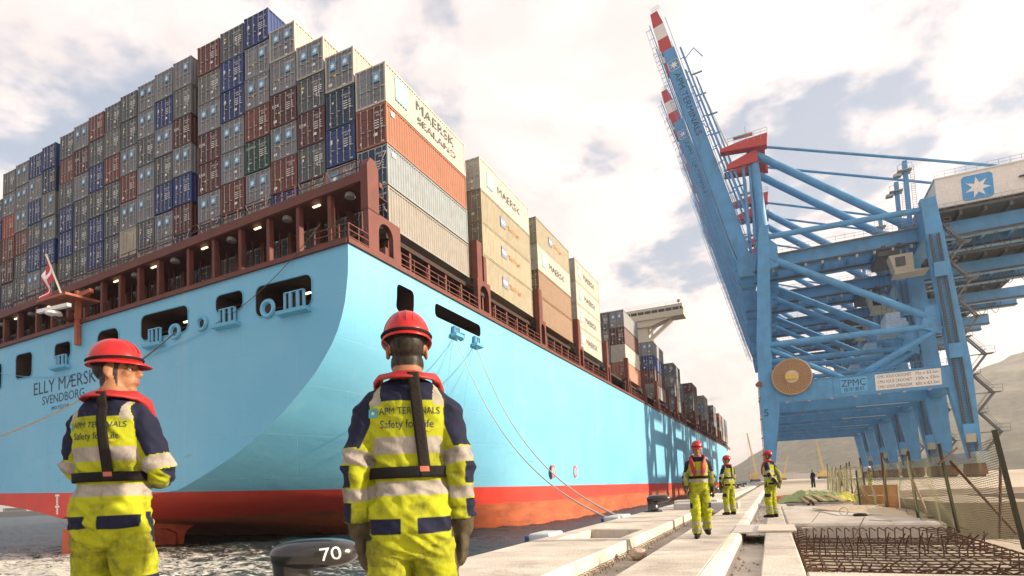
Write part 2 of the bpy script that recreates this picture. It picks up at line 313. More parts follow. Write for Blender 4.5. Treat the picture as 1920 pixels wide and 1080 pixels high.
def make_quay():
    q = MB(); qbox(q, -4.62, -4.3, -30, 420, -6, -0.30, 8)          # quay wall under the coping
    q.build('quay_wall', CONC_G, kind='structure')
    ap = MB(); qbox(ap, -0.30, 140, 34, 600, -0.4, 0.0, 6); apron = ap.build('apron', APRON, kind='structure')
    # coping slabs along the edge, jointed
    qs = empty('quay_coping'); qs['kind'] = 'structure'
    cuts = [-6, 0.4, 6.0, 11.4]
    def slab(name, x0, x1, y0, y1, z0=-0.34, z1=0.0, m=CONC, par=qs, bev=0.018):
        return qbox(MB(), x0, x1, y0+0.008, y1-0.008, z0, z1, 1, bev).build(name, m, par)
    for a, b in zip(cuts[:-1], cuts[1:]): slab('slab', -4.62, -2.70, a, b)
    slab('slab', -4.62, -4.20, 11.4, 13.7); slab('slab', -2.95, -2.70, 11.4, 13.7)
    qbox(MB(), -4.2, -2.95, 11.4, 13.7, -0.34, -0.26).build('recess_floor', CONC_G, qs)
    y = 13.7
    for L_ in (4.6, 5.2, 6, 6, 6, 8, 8, 8, 10, 12, 14, 20, 30, 40, 50, 60, 70): slab('slab', -4.62, -2.70, y, y+L_); y += L_
    # walkway between trench and rail channel, with its worn bevelled kerb
    wk = empty('walkway'); wk['kind'] = 'structure'
    y = -6
    for L_ in (6, 6, 8.4, 7, 7, 7, 8, 9, 10, 12, 20, 30, 40, 60, 80, 100):
        slab('slab', -1.85, -0.93, y, y+L_, m=CONC, par=wk)
        k = MB(); A, B = qx(y), qx(y+L_); a, b = y+.008, y+L_-.008
        pr = [(-0.925, -0.34), (-0.925, -0.002), (-0.79, -0.010), (-0.735, -0.055), (-0.72, -0.34)]
        k.add([(x+A, a, z) for x, z in pr]+[(x+B, b, z) for x, z in pr], [(0,1,2,3,4), (9,8,7,6,5)]+[(i, (i+1) % 5, (i+1) % 5+5, i+5) for i in range(5)])
        k.build('kerb', mat('kerb_sunlit', (0.78, 0.72, 0.62), 0.8, var=0.08, bump=0.3, dirt=(0.4, 0.34, 0.27), dirt_amt=0.4, dscale=5), wk); y += L_  # sun on the sloped kerb put into a lighter concrete colour
    tr = MB()
    def trench(x0, x1, z, st, nz_, seed, y1=90):
        xs = np.arange(x0, x1+1e-6, st); ys = np.concatenate([np.arange(-5, 34, st*1.6), np.arange(34, y1, 2.0), [400]])
        vs = [(x+qx(y), y, z + nz_*(noise.noise(Vector((x*4+seed, y*2.2, 0)))+0.5*noise.noise(Vector((x*11, y*7, seed))))) for y in ys for x in xs]; n = len(xs)
        return MB().add(vs, [(j*n+i, j*n+i+1, (j+1)*n+i+1, (j+1)*n+i) for j in range(len(ys)-1) for i in range(n-1)])
    trench(-2.72, -1.83, -0.27, 0.10, 0.035, 3.0).build('trench', DIRT, kind='structure', smooth=60)
    trench(-0.74, -0.28, -0.24, 0.08, 0.012, 9.0).build('rail_channel', CONC, kind='structure', smooth=60)
    # slabs on the landward side of the channel, round the open pit
    ls = empty('landward_slabs'); ls['kind'] = 'structure'
    slab('slab', -0.30, 0.16, -6, 12.6, par=ls); slab('slab', -0.30, 0.12, 12.6, 16.0, par=ls)
    slab('slab', 0.17, 9.0, -6, 7.28, par=ls, z0=-0.42)
    slab('slab', 0.13, 3.12, 14.7, 24.0, par=ls, z0=-0.42, bev=0.05)
    slab('slab', -0.30, 0.12, 16.0, 24.0, par=ls)
    slab('slab', -0.30, 0.35, 24.0, 34.0, par=ls); slab('slab', 0.36, 2.4, 26.4, 33.9, par=ls, z0=-0.42, z1=0.02, m=CONC_G)
    qbox(MB(), 0.16, 3.4, 7.28, 14.7, -0.95, -0.78).build('pit_floor', mat('pit_mud', (.13, .105, .08), .95, var=.3, scale=3, bump=1.0, bscale=10), kind='structure')
    w = MB(); qbox(w, 3.30, 3.45, 7.28, 14.7, -0.95, -0.40); qbox(w, 0.10, 0.17, 7.28, 14.7, -0.95, -0.345); qbox(w, 0.16, 3.4, 14.70, 14.9, -0.95, -0.425); qbox(w, 0.16, 3.4, 7.1, 7.28, -0.95, -0.425)
    w.build('pit_wall', CONC_G, kind='structure')
make_quay()

def make_hills():
    m = mat('hillside', (0.075, 0.08, 0.045), 0.95, var=0.6, scale=0.05, dirt=(0.30, 0.25, 0.17), dirt_amt=0.9, dscale=0.018, bump=1.0, bscale=0.05)
    # ridge crest elevation by bearing (degrees clockwise from +Y)
    az = [-9, -6.2, -4.5, -2.2, 0, 4, 10, 15, 19, 25, 40, 60, 85]; el = [0, 0.0, 0.9, 1.9, 2.8, 4.4, 6.4, 7.6, 8.2, 8.6, 9, 8, 6]
    nu, nv = 170, 42; v = []
    for j in range(nv+1):
        for i in range(nu+1):
            a = lerp(-9, 85, i/nu); t = j/nv
            d = lerp(1500, 3000, t); h = math.tan(R(interp(a, az, el)))*2600
            s = math.sin(min(1, t*1.25)*math.pi/2) if t < 0.8 else math.cos((t-0.8)/0.2*math.pi/2)*0.4+0.6
            z = h*s; p = Vector((math.sin(R(a))*d, math.cos(R(a))*d, 0))
            z += (noise.noise(p*0.0022)*70 + noise.noise(p*0.006)*32 + noise.noise(p*0.017)*20+noise.noise(p*0.04)*8)*min(1, h/160)*min(1, t*3)
            v.append((p.x, p.y, max(z, 0)-1.5))
    f = [(j*(nu+1)+i, j*(nu+1)+i+1, (j+1)*(nu+1)+i+1, (j+1)*(nu+1)+i) for j in range(nv) for i in range(nu)]
    me = bpy.data.meshes.new('hills'); me.from_pydata(v, [], f); me.materials.append(m); me.shade_smooth(); link('hills', me, None, 'structure')
make_hills()

def make_haze():
    m = bpy.data.materials.new('sea_haze'); m.use_nodes = True; nt = m.node_tree; nt.nodes.clear(); out = nt.nodes.new('ShaderNodeOutputMaterial'); v = nt.nodes.new('ShaderNodeVolumePrincipled')
    v.inputs['Color'].default_value = (0.95, 0.93, 0.92, 1); v.inputs['Density'].default_value = 0.00020; v.inputs['Anisotropy'].default_value = 0.35; nt.links.new(v.outputs[0], out.inputs['Volume'])
    b = MB(); b.box(-6900, 6500, -600, 6900, -17, 430); b.build('haze', m, kind='stuff')
make_haze()

# ================================================================ SHIP
CX = -50.2                      # ship's centreline
HB = 28.3                       # half breadth
YT = 26.0                       # transom plane
def deck_z(x): return 15.72 - 0.0245*max(0, -22-x) if x < -22 else 15.72
BOXRED = mat('ship_red_oxide', (0.115, 0.029, 0.020), 0.65, var=0.18, scale=1.2, dirt=(0.09, 0.035, 0.025), dirt_amt=0.6, dscale=0.9, bump=0.1, bscale=12)
def hull_material():
    m = bpy.data.materials.new('hull_paint'); m.use_nodes = True; nt = m.node_tree; N = nt.nodes.new; L = nt.links.new; b = nt.nodes['Principled BSDF']
    b.inputs['Roughness'].default_value = 0.50; b.inputs['Specular IOR Level'].default_value = 0.5
    tc = N('ShaderNodeTexCoord'); sp = N('ShaderNodeSeparateXYZ'); L(tc.outputs['Object'], sp.inputs[0])
    def M(op, a, c=None, clamp=False):
        q = N('ShaderNodeMath'); q.operation = op; q.use_clamp = clamp
        for i, x in enumerate((a, c)):
            if x is None: continue
            if isinstance(x, (int, float)): q.inputs[i].default_value = x
            else: L(x, q.inputs[i])
        return q.outputs[0]
    def nz(sc, st=(1,1,1), det=6, rough=0.6):
        mp = N('ShaderNodeMapping'); mp.inputs['Scale'].default_value = st; L(tc.outputs['Object'], mp.inputs[0]); n_ = N('ShaderNodeTexNoise'); n_.inputs['Scale'].default_value = sc; n_.inputs['Detail'].default_value = det; n_.inputs['Roughness'].default_value = rough; L(mp.outputs[0], n_.inputs['Vector']); return n_.outputs['Fac']
    def mix(f, a, c):
        q = N('ShaderNodeMix'); q.data_type = 'RGBA'
        if isinstance(f, float): q.inputs['Factor'].default_value = f
        else: L(f, q.inputs['Factor'])
        for k, x in (('A', a), ('B', c)):
            if isinstance(x, tuple): q.inputs[k].default_value = (*x, 1)
            else: L(x, q.inputs[k])
        return q.outputs['Result']
    def mr(x, a, c, lo=0.0, hi=1.0):
        q = N('ShaderNodeMapRange'); q.inputs['From Min'].default_value = a; q.inputs['From Max'].default_value = c; q.inputs['To Min'].default_value = lo; q.inputs['To Max'].default_value = hi; L(x, q.inputs['Value']); return q.outputs[0]
    # painted waterline, following the measured line across the transom and along the side
    tl = M('ADD', M('MULTIPLY', M('ADD', sp.outputs['X'], 22.6), 0.031), M('MULTIPLY', M('ADD', sp.outputs['Y'], -26.0), 0.0030))
    zz = M('ADD', sp.outputs['Z'], tl)
    blue = mix(mr(nz(0.16, (1, 0.6, 1)), 0.35, 0.7), (0.130, 0.40, 0.60), (0.172, 0.45, 0.63))
    streak = mr(nz(0.55, (1.6, 1.6, 0.06), 8, 0.7), 0.56, 0.78, 0.0, 0.45)
    blue = mix(streak, blue, (0.30, 0.50, 0.58))
    # weld seams between shell plates
    br = N('ShaderNodeTexBrick'); br.inputs['Scale'].default_value = 1.0; br.inputs['Mortar Size'].default_value = 0.022; br.inputs['Brick Width'].default_value = 9.0; br.inputs['Row Height'].default_value = 2.6; br.inputs['Bias'].default_value = 0
    cx = N('ShaderNodeCombineXYZ'); L(M('ADD', sp.outputs['Y'], sp.outputs['X']), cx.inputs[0]); L(sp.outputs['Z'], cx.inputs[1]); L(cx.outputs[0], br.inputs['Vector'])
    seam = br.outputs['Fac']
    blue = mix(M('MULTIPLY', seam, 0.35), blue, (0.24, 0.52, 0.66))
    rr = M('MULTIPLY', mr(nz(0.9, (1.0, 1.0, 0.035), 6, 0.6), 0.64, 0.76, 0.0, 0.55), mr(nz(0.08), 0.45, 0.6))
    blue = mix(rr, blue, (0.26, 0.20, 0.14))
    scuff = M('MULTIPLY', mr(nz(1.1, (1.0, 0.10, 1.6), 8, 0.7), 0.60, 0.68, 0.0, 0.5), mr(sp.outputs['Z'], 8.5, 3.0))
    blue = mix(scuff, blue, (0.09, 0.20, 0.28))
    red = mix(mr(nz(0.5), 0.3, 0.7), (0.52, 0.04, 0.028), (0.62, 0.055, 0.035))
    rust = mix(mr(nz(0.8, (1, 0.35, 1.4), 8, 0.7), 0.35, 0.66), (0.27, 0.065, 0.03), (0.48, 0.125, 0.05))
    rust = mix(mr(nz(1.6, (1, 0.2, 0.5), 8, 0.7), 0.58, 0.72, 0, 0.5), rust, (0.40, 0.17, 0.09))
    low = mix(mr(M('ADD', M('ADD', sp.outputs['Z'], M('MULTIPLY', M('ADD', sp.outputs['Y'], -26.0), 0.0030)), M('MULTIPLY', nz(0.3), 0.16)), -0.12, 0.0), rust, red)
    col = mix(mr(zz, 1.395, 1.405), low, blue)
    L(col, b.inputs['Base Color'])
    bp = N('ShaderNodeBump'); bp.inputs['Strength'].default_value = 0.55; bp.inputs['Distance'].default_value = 0.06
    h = M('ADD', M('MULTIPLY', seam, -0.5), M('MULTIPLY', nz(0.5, (1, 0.5, 1), 3), 1.0)); L(h, bp.inputs['Height']); L(bp.outputs[0], b.inputs['Normal'])
    return m
HULL = hull_material()
HULL_PLAIN = mat('hull_blue_fittings', (0.12, 0.40, 0.60), 0.5, var=0.08)
VOID = mat('inner_steel_shade', (0.035, 0.016, 0.013), 0.8, var=0.2)  # shade of the unlit inner spaces put into the steel colour
F0_q = [0, .05, .088, .106, .14, .187, .242, .303, .368, .451, .533, .617, .691, .788, .907, 1.0]
F0_b = [0, .141, .304, .47, .526, .596, .667, .733, .797, .857, .91, .949, .974, .991, 1.0, 1.0]
F1_q = [0, .02, .06, .12, .2, .3, 1.0]; F1_b = [0, .80, .90, .965, .995, 1.0, 1.0]
YS = [26, 28, 30.5, 33, 35.5, 38, 40.5, 43, 44.5, 46, 47.5, 49, 50.5, 52, 54, 56, 61, 67, 75, 90, 120, 160, 200, 240, 270, 290, 310, 330, 350, 370]
def keel_z(y): return interp(y, [26, 33, 38, 42, 46, 50, 58, 70], [0.30, -0.62, -1.15, -1.85, -3.1, -5.4, -10.5, -14.5])
def sect(y, n=26):
    w = interp(y, [26, 32, 38, 44, 50, 58, 70], [0, .10, .22, .46, .72, .95, 1.0]); kz = keel_z(y); out = []
    nb = interp(y, [270, 300, 330, 350, 370], [1.0, .97, .80, .5, .05])
    for i in range(n+1):
        t = i/n; q = t**1.5
        b = HB*((1-w)*interp(q, F0_q, F0_b) + w*interp(q, F1_q, F1_b))*nb
        out.append((b, q, kz))
    return out
def make_hull(ship):
    n = 26; v = []; f = []
    for y in YS:
        s = sect(y)
        ring = []
        for sg in (1, -1):
            for (b, q, kz) in (s if sg == 1 else s[1:]):
                x = CX+sg*b; dz = deck_z(x) if y < 60 else lerp(deck_z(x), 15.8, min(1, (y-60)/100)) + (3.0*((y-280)/90)**2 if y > 280 else 0)
                ring.append((x, y, kz+(dz-kz)*q))
        v += ring
    m = 2*n+1
    def st(i): return i      # starboard (near) 0..n, far side n+1..2n
    order = list(range(n, -1, -1)) + list(range(n+1, m))   # near deck edge -> keel -> far deck edge
    for j in range(len(YS)-1):
        for a, b in zip(order[:-1], order[1:]): f.append((j*m+a, j*m+b, (j+1)*m+b, (j+1)*m+a))
        f.append((j*m+order[-1], j*m+order[0], (j+1)*m+order[0], (j+1)*m+order[-1]))     # deck
    f.append(tuple(order)); f.append(tuple((len(YS)-1)*m+a for a in order[::-1]))
    mb = MB(); mb.add(v, f)
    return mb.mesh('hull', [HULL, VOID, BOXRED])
# openings: (u0,v0,u1,v1) given as metre rectangles (x0,x1,z0,z1) on the transom, (y0,y1,z0,z1) on the side
def cam_on_y(u, v, y): return Vector(CAMRAY(u, v))*(y/CAMRAY(u, v)[1]) + Vector((0,0,1.04))
def CAMRAY(u, v):
    mw = scene.camera.matrix_world
    return (mw.to_3x3() @ Vector(((u-960)/1089.65, -(v-840)/1089.65, -1))).to_tuple()
def cam_on_x(u, v, x): d = CAMRAY(u, v); return Vector(d)*(x/d[0]) + Vector((0,0,1.04))
def cam_on_z(u, v, z): d = CAMRAY(u, v); return Vector(d)*((z-1.04)/d[2]) + Vector((0,0,1.04))
STERN_OPEN = [((480,567),(585,543),0.80,0.25,1.95), ((405,575),(456,558),0.70,0.22,1.2), ((265,620),(353,592),0.8,0.25,1.8), ((183,648),(223,638),0.8,0.3,2.0), ((103,661),(133,655),0.6,0.2,1.3), ((30,690),(61,681),0.8,0.2,2.0), ((-30,712),(4,705),0.8,0.2,2.2)]
def opening_rects():
    out = []
    for (a, b, _, r, h) in STERN_OPEN:
        A, B = cam_on_y(*a, YT), cam_on_y(*b, YT); zc = (A.z+B.z)/2; out.append((A.x, B.x, zc-h/2, zc+h/2, r))
    return out
def make_ship():
    ship = empty('container_ship', (CX, 200, 0), 0, 'huge light-blue container ship with red waterline moored along the quay', 'ship')
    def P(o):
        o.parent = ship; o.matrix_parent_inverse = Matrix.Translation(-Vector(ship.location)); return o
    def part(name, mb, m, par=None, smooth=None):
        o = link(name, mb.mesh(name, m, smooth))
        if par is None: P(o)
        else: o.parent = par
        return o
    me = make_hull(ship)
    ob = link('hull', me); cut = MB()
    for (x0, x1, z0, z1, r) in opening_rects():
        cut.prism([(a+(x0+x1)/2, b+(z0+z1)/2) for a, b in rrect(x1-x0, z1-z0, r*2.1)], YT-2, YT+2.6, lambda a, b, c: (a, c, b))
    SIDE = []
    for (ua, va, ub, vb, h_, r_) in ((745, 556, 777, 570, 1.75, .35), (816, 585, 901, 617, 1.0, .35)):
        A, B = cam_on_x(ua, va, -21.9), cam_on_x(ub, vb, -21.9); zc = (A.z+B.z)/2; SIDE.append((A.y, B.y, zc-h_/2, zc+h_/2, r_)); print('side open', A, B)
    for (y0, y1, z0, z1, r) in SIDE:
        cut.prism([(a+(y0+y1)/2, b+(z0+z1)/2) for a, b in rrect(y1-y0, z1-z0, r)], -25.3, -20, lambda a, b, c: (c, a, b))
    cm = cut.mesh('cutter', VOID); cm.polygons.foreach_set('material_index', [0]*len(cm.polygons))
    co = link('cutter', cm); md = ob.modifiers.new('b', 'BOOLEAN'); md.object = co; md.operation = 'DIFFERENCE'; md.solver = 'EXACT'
    try: md.material_mode = 'TRANSFER'
    except Exception: pass
    dg = bpy.context.evaluated_depsgraph_get(); hm = bpy.data.meshes.new_from_object(ob.evaluated_get(dg)); ob.modifiers.clear(); ob.data = hm
    bpy.data.objects.remove(co); hm.name = 'hull'
    hm.shade_smooth(); hm.set_sharp_from_angle(angle=R(24)); P(ob)
    deck_red = MB()
    # sheer strake: red-brown gutter bar along the deck edge
    x1 = CX+HB; x0 = CX-HB
    g = MB(); g.bar((x1+.02, YT-.05, 15.85), (x0, YT-.05, deck_z(x0)+.13), 0.25, 0.28); g.bar((x1+.05, YT-.1, 15.86), (x1+.05, 300, 16.0), 0.25, 0.30)
    part('gunwale', g, BOXRED)
    # openings: interior lamps and fittings
    WHT = mat('fitting_pale_blue', (0.11, 0.33, 0.50), 0.5, var=0.1)
    LAMP = emat('deck_lamp', (1.0, 0.80, 0.48), 1.2)
    rects = opening_rects()
    for k, (xa, xb, za, zb, r) in enumerate(rects):
        # bright rim round the opening
        rim = MB(); pts = rrect(xb-xa+.06, zb-za+.06, r*2.1); cxm, czm = (xa+xb)/2, (za+zb)/2
        rim.tube([(a+cxm, YT-.02, b+czm) for a, b in pts+pts[:1]], 0.045, 6, cap=False); part('opening_rim', rim, HULL_PLAIN, smooth=60)
        if k in (0, 2, 3, 5):
            t = MB(); t.bar((xa+(xb-xa)*.55, YT+1.3, zb-.55), (xa+(xb-xa)*.55+.75, YT+1.3, zb-.53), .12, .10); part('lamp', t, LAMP)
        st = MB()
        for i in range(1, int((xb-xa)/1.0)+1): st.bar((xa+i*1.0, YT+2.3, za), (xa+i*1.0, YT+2.3, zb), .14, .14)
        st.bar((xa, YT+1.0, za+.75), (xb, YT+1.0, za+.75), .05, .05); part('inner_frame', st, BOXRED)
    def roller_fairlead(u, v, u2, v2, onside=False):
        if onside: A, B = cam_on_x(u, v, -21.9), cam_on_x(u2, v2, -21.9); ax = lambda p: (p.y, p.z)
        else: A, B = cam_on_y(u, v, YT), cam_on_y(u2, v2, YT); ax = lambda p: (p.x, p.z)
        (a0, b1), (a1, b0) = ax(A), ax(B)
        F = (lambda a, c, b: (-21.9+c, a, b)) if onside else (lambda a, c, b: (a, YT-c, b))
        w = a1-a0; h = b1-b0; fr = MB(); t = .12
        for (p, q) in (((a0, b0), (a0, b1)), ((a1, b0), (a1, b1)), ((a0, b1), (a1, b1))):
            fr.bar(F(p[0], .12, p[1]), F(q[0], .12, q[1]), .20, t*.6)
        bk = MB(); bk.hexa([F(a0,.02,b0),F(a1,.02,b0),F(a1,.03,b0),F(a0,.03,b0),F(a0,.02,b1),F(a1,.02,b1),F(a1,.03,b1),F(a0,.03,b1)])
        o = part('roller_fairlead', fr, WHT); part('roller_shade_plate', bk, VOID, o)  # dark plate stands in for the shaded opening behind the rollers
        for s in (.32, .70): r_ = MB(); r_.tube([F(a0+w*s, .14, b0), F(a0+w*s, .14, b1-.03)], w*.085, 10); part('roller', r_, WHT, o, 40)
        sh = MB(); e = .30*w; sh.hexa([F(a0-e,-.02,b0-.28),F(a1+e,-.02,b0-.28),F(a1+e,.45,b0-.2),F(a0-e,.45,b0-.2),F(a0-e,-.02,b0),F(a1+e,-.02,b0),F(a1+e,.5,b0),F(a0-e,.5,b0)])
        part('shelf', sh, HULL_PLAIN, o)
    for q in ((537,552,573,578), (415,583,443,605), (283,620,304,643), (109,669,127,685)): roller_fairlead(*q)
    for q in ((848,612,858,630), (887,631,896,648)): roller_fairlead(*q, onside=True)
    def chock(u, v, r, onside=False):
        c = cam_on_x(u, v, -21.9) if onside else cam_on_y(u, v, YT); n_ = 20; mb = MB()
        pr = [(r*1.0, -.05), (r*1.25, .06), (r*1.1, .20), (r*.8, .18), (r*.62, .02), (r*.6, -.05)]
        vs = []; fs = []
        for (rr, d) in pr:
            for k in range(n_):
                a = 2*math.pi*k/n_; p = (c.x+d, c.y+rr*math.cos(a), c.z+rr*math.sin(a)) if onside else (c.x+rr*math.cos(a), YT-d, c.z+rr*math.sin(a)); vs.append(p)
        for i in range(len(pr)-1):
            for k in range(n_): fs.append((i*n_+k, i*n_+(k+1) % n_, (i+1)*n_+(k+1) % n_, (i+1)*n_+k))
        mb.add(vs, fs); o = part('mooring_chock', mb, HULL_PLAIN, smooth=50)
        hb = MB(); hb.add([((c.x+.015, c.y+r*.8*math.cos(2*math.pi*k/n_), c.z+r*.8*math.sin(2*math.pi*k/n_)) if onside else (c.x+r*.8*math.cos(2*math.pi*k/n_), YT-.015, c.z+r*.8*math.sin(2*math.pi*k/n_))) for k in range(n_)], [tuple(range(n_))]); part('hole_shade_disc', hb, VOID, o)  # flat dark disc paints the shade inside the chock
    chock(504, 579, .50); chock(380, 607, .44); chock(330, 622, .46); chock(866, 631, .26, True)
    # name and port on the transom
    INK = mat('name_paint_dark', (0.015, 0.035, 0.07), 0.6, var=0.05)
    for s, u, v, sz, m_ in (('ELLY M\u00c6RSK', 119, 719, 1.16, INK), ('SVENDBORG', 118, 744.5, .78, INK), ('IMO 9321536', 113, 763, .34, HULL_PLAIN)):
        p = cam_on_y(u, v, YT); o = link('lettering', text_mesh('lettering', s, sz*1.25, m_ if m_ is INK else INK, bold=0)); o.matrix_world = frame((1,0,.0245), (0,0,1), (p.x, YT-.012, p.z)); P(o)
    # draught marks and tug push marks
    MK = mat('mark_white', (0.75, 0.72, 0.70), 0.6); RM = mat('mark_red', (0.65, 0.12, 0.09), 0.6)
    d = MB()
    for i in range(9):
        p = cam_on_y(107.5, 929+i*4.2, YT); d.box(p.x-.12 if i % 5 else p.x-.28, p.x+.12 if i % 5 else p.x+.28, YT-.012, YT-.006, p.z-.07, p.z+.07)
    part('draught_marks', d, MK)
    for (u, v) in ((1038, 884), (1079, 884)):
        c = cam_on_x(u, v, -21.885); e = MB(); e.prism([(c.y+.62*math.cos(a), c.z+.75*math.sin(a)) for a in np.linspace(0, 2*math.pi, 25)[:-1]], -21.893, -21.888, lambda a, b, k: (k, a, b)); o = part('tug_mark', e, RM)
        e2 = MB(); e2.prism([(c.y+.36*math.cos(a), c.z+.46*math.sin(a)) for a in np.linspace(0, 2*math.pi, 25)[:-1]], -21.888, -21.884, lambda a, b, k: (k, a, b)); part('tug_mark_centre', e2, HULL_PLAIN, o)
    # rudder and skeg under the counter
    RUD = mat('rudder_orange_red', (0.50, 0.09, 0.035), 0.6, var=0.2, scale=1.5, dirt=(0.3, 0.06, 0.03), dirt_amt=0.5)
    rd = MB()
    def fin(ys_z, w0):   # side profile points (y,z) thickened about the centreline
        n_ = len(ys_z); vs = [(CX+w0*s, y, z) for s in (1, -1) for y, z in ys_z]
        return MB().add(vs, [tuple(range(n_)), tuple(range(2*n_-1, n_-1, -1))]+[(i, (i+1) % n_, (i+1) % n_+n_, i+n_) for i in range(n_)])
    part('rudder', fin([(26.4, -.55), (26.3, -4.5), (34.9, -4.5), (35.0, -3.0), (35.05, -1.6), (34.0, -1.15)], .45), RUD)
    part('rudder_horn', fin([(26.8, .1), (26.9, -.62), (34.2, -1.10), (35.1, -1.55), (35.2, -2.4), (35.25, -3.2), (35.6, -3.1), (35.75, -1.9), (36.0, -1.35), (36.7, -.98), (37.8, -.6)], .62), RUD)
    # ---------------- stern lashing bridge
    lb = MB(); yb = 28.4; xl = CX-HB+.6; xr = -22.15
    def bz(x): return 21.05 - 0.050*(-22.3-x)*0.93      # beam centre line
    lb.bar((xr, yb, bz(xr)-.1), (xl, yb, bz(xl)-.1), .75, .62)
    bridge = part('lashing_bridge', lb, BOXRED)
    def sub(name, mb, m=BOXRED, smooth=None): return part(name, mb, m, bridge, smooth)
    w = MB(); w.bar((xr, yb+1.2, bz(xr)-.1), (xl, yb+1.2, bz(xl)-.1), .3, .35); sub('rear_beam', w)
    w = MB(); w.hexa([(xl,yb-.3,bz(xl)-.45),(-22.7,yb-.3,bz(-22.7)-.45),(-22.7,30.95,bz(-22.7)-.45),(xl,30.95,bz(xl)-.45),(xl,yb-.3,bz(xl)-.40),(-22.7,yb-.3,bz(-22.7)-.40),(-22.7,30.95,bz(-22.7)-.40),(xl,30.95,bz(xl)-.40)]); sub('catwalk', w)
    XC = column_edges()
    posts = sorted(set([round(c[0]+.08, 2) for c in XC]+[round(XC[-1][1], 2)]), reverse=True)
    lampm = MB()
    for i, x in enumerate(posts[1:], 1):
        zt = bz(x)-.35; zb_ = deck_z(x)-.1; p = MB()
        p.hexa([(x-.30,yb-.22,zb_),(x+.16,yb-.22,zb_),(x+.16,yb+.22,zb_),(x-.30,yb+.22,zb_),(x-.14,yb-.2,zb_+1.6),(x+.14,yb-.2,zb_+1.6),(x+.14,yb+.2,zb_+1.6),(x-.14,yb+.2,zb_+1.6)])
        p.box(x-.14, x+.14, yb-.19, yb+.19, zb_+1.6, zt); sub('post', p)
        q = MB(); q.box(x-.55, x-.20, yb+2.1, yb+2.5, zb_, zt); sub('inner_post', q)
        if i % 2 == 0: l = MB(); l.bar((x+1.0, yb+.2, zt-.20), (x+1.6, yb+.2, zt-.17), .12, .08); sub('lamp', l, LAMP)
        if i % 2 == 1: l = MB(); l.lathe([(.05,.0),(.28,-.1),(.36,-.34),(.30,-.40)], (x+1.3, yb+.3, zt), 10); l.bar((x+1.3,yb+.3,zt),(x+1.3,yb+.3,zt+.2),.1,.1); sub('floodlight', l, mat('lamp_housing', (.25,.22,.2), .5))
    for i in range(len(posts)-1):
        a, b = posts[i]-.2, posts[i+1]+.2; s = deck_z((a+b)/2)
        h = MB()
        for zo, wd in ((.55,.06), (1.05,.07)): h.bar((a, yb-.3, deck_z(a)+zo), (b, yb-.3, deck_z(b)+zo), wd, wd)
        for t in (.33, .67): x = lerp(a, b, t); h.bar((x, yb-.3, deck_z(x)-.05), (x, yb-.3, deck_z(x)+1.05), .05, .05)
        sub('railing', h)
        c = MB(); zm = 2.25
        c.bar((a, yb+.9, deck_z(a)+zm), (b, yb+.9, deck_z(b)+zm), .22, .16)
        for t in (.3, .62): x = lerp(a, b, t); c.bar((x, yb+1.7, deck_z(x)), (x, yb+1.7, bz(x)-.4), .1, .1)
        sub('cross_member', c)
        h = MB()     # rail on top of the bridge
        for zo in (.62, 1.1): h.bar((a, yb-.2, bz(a)+zo), (b, yb-.2, bz(b)+zo), .045, .045)
        h.bar((a, yb-.2, bz(a)), (a, yb-.2, bz(a)+1.1), .05, .05); h.bar(((a+b)/2, yb-.2, bz((a+b)/2)), ((a+b)/2, yb-.2, bz((a+b)/2)+1.1), .045, .045)
        sub('top_rail', h)
    bk = MB(); bk.hexa([(xl,29.9,14.2),(xr,29.9,15.6),(xr,30.2,15.6),(xl,30.2,14.2),(xl,29.9,14.9),(xr,29.9,17.0),(xr,30.2,17.0),(xl,30.2,14.9)]); sub('coaming', bk, BOXRED)
    # corner tower with arched opening on the quarter
    def arch_plate(y0, y1, z0, z1, oy0, oy1, oz0, oz1, x, th=.35):
        mb = MB(); pts = [(y0,z0),(y1,z0),(y1,z1),(y0,z1)]
        arc = [(oy0,oz0),(oy1,oz0)]+[((oy0+oy1)/2+(oy1-oy0)/2*math.cos(a), oz1-(oy1-oy0)/2+(oy1-oy0)/2*math.sin(a)) for a in np.linspace(0, math.pi, 9)]
        mb.box(x-th, x, y0, oy0, z0, z1); mb.box(x-th, x, oy1, y1, z0, z1); mb.box(x-th, x, oy0, oy1, z0, oz0)
        top = arc[2:]
        for p, q in zip(top[:-1], top[1:]): mb.hexa([(x-th,q[0],q[1]),(x,q[0],q[1]),(x,p[0],p[1]),(x-th,p[0],p[1]),(x-th,q[0],z1),(x,q[0],z1),(x,p[0],z1),(x-th,p[0],z1)])
        return mb
    p = MB(); p.box(-22.5, -21.95, 28.0, 29.1, 18.7, 21.6); p.add([(-22.5,28.0,21.6),(-21.95,28.0,21.6),(-21.95,29.1,21.6),(-22.5,29.1,21.6),(-22.5,28.3,22.1),(-21.95,28.3,22.1),(-21.95,28.8,22.1),(-22.5,28.8,22.1)], [(4,5,6,7),(0,1,5,4),(1,2,6,5),(2,3,7,6),(3,0,4,7)]); sub('corner_post', p)
    sub('side_plate', arch_plate(28.0, 31.3, 15.7, 18.75, 29.0, 30.5, 16.35, 18.35, -21.95))
    w = MB(); w.box(-22.35, -21.97, 28.02, 28.5, 15.7, 18.72); sub('corner_web', w)
    w = MB()
    for zo in (.45, .85, 1.25): w.bar((-22.0, 26.2, 15.8+zo), (-22.0, 28.0, 15.8+zo), .05, .05); w.bar((-22.0, 26.2, 15.8+zo), (-24.6, 26.2, 15.75+zo), .05, .05)
    for x_, y_ in ((-22.0, 26.2), (-22.0, 27.1), (-23.3, 26.2), (-24.6, 26.2)): w.bar((x_, y_, 15.6), (x_, y_, 17.05), .06, .06)
    sub('corner_railing', w)
    # ---------------- side lashing posts, rails and coaming
    bays = BAYS
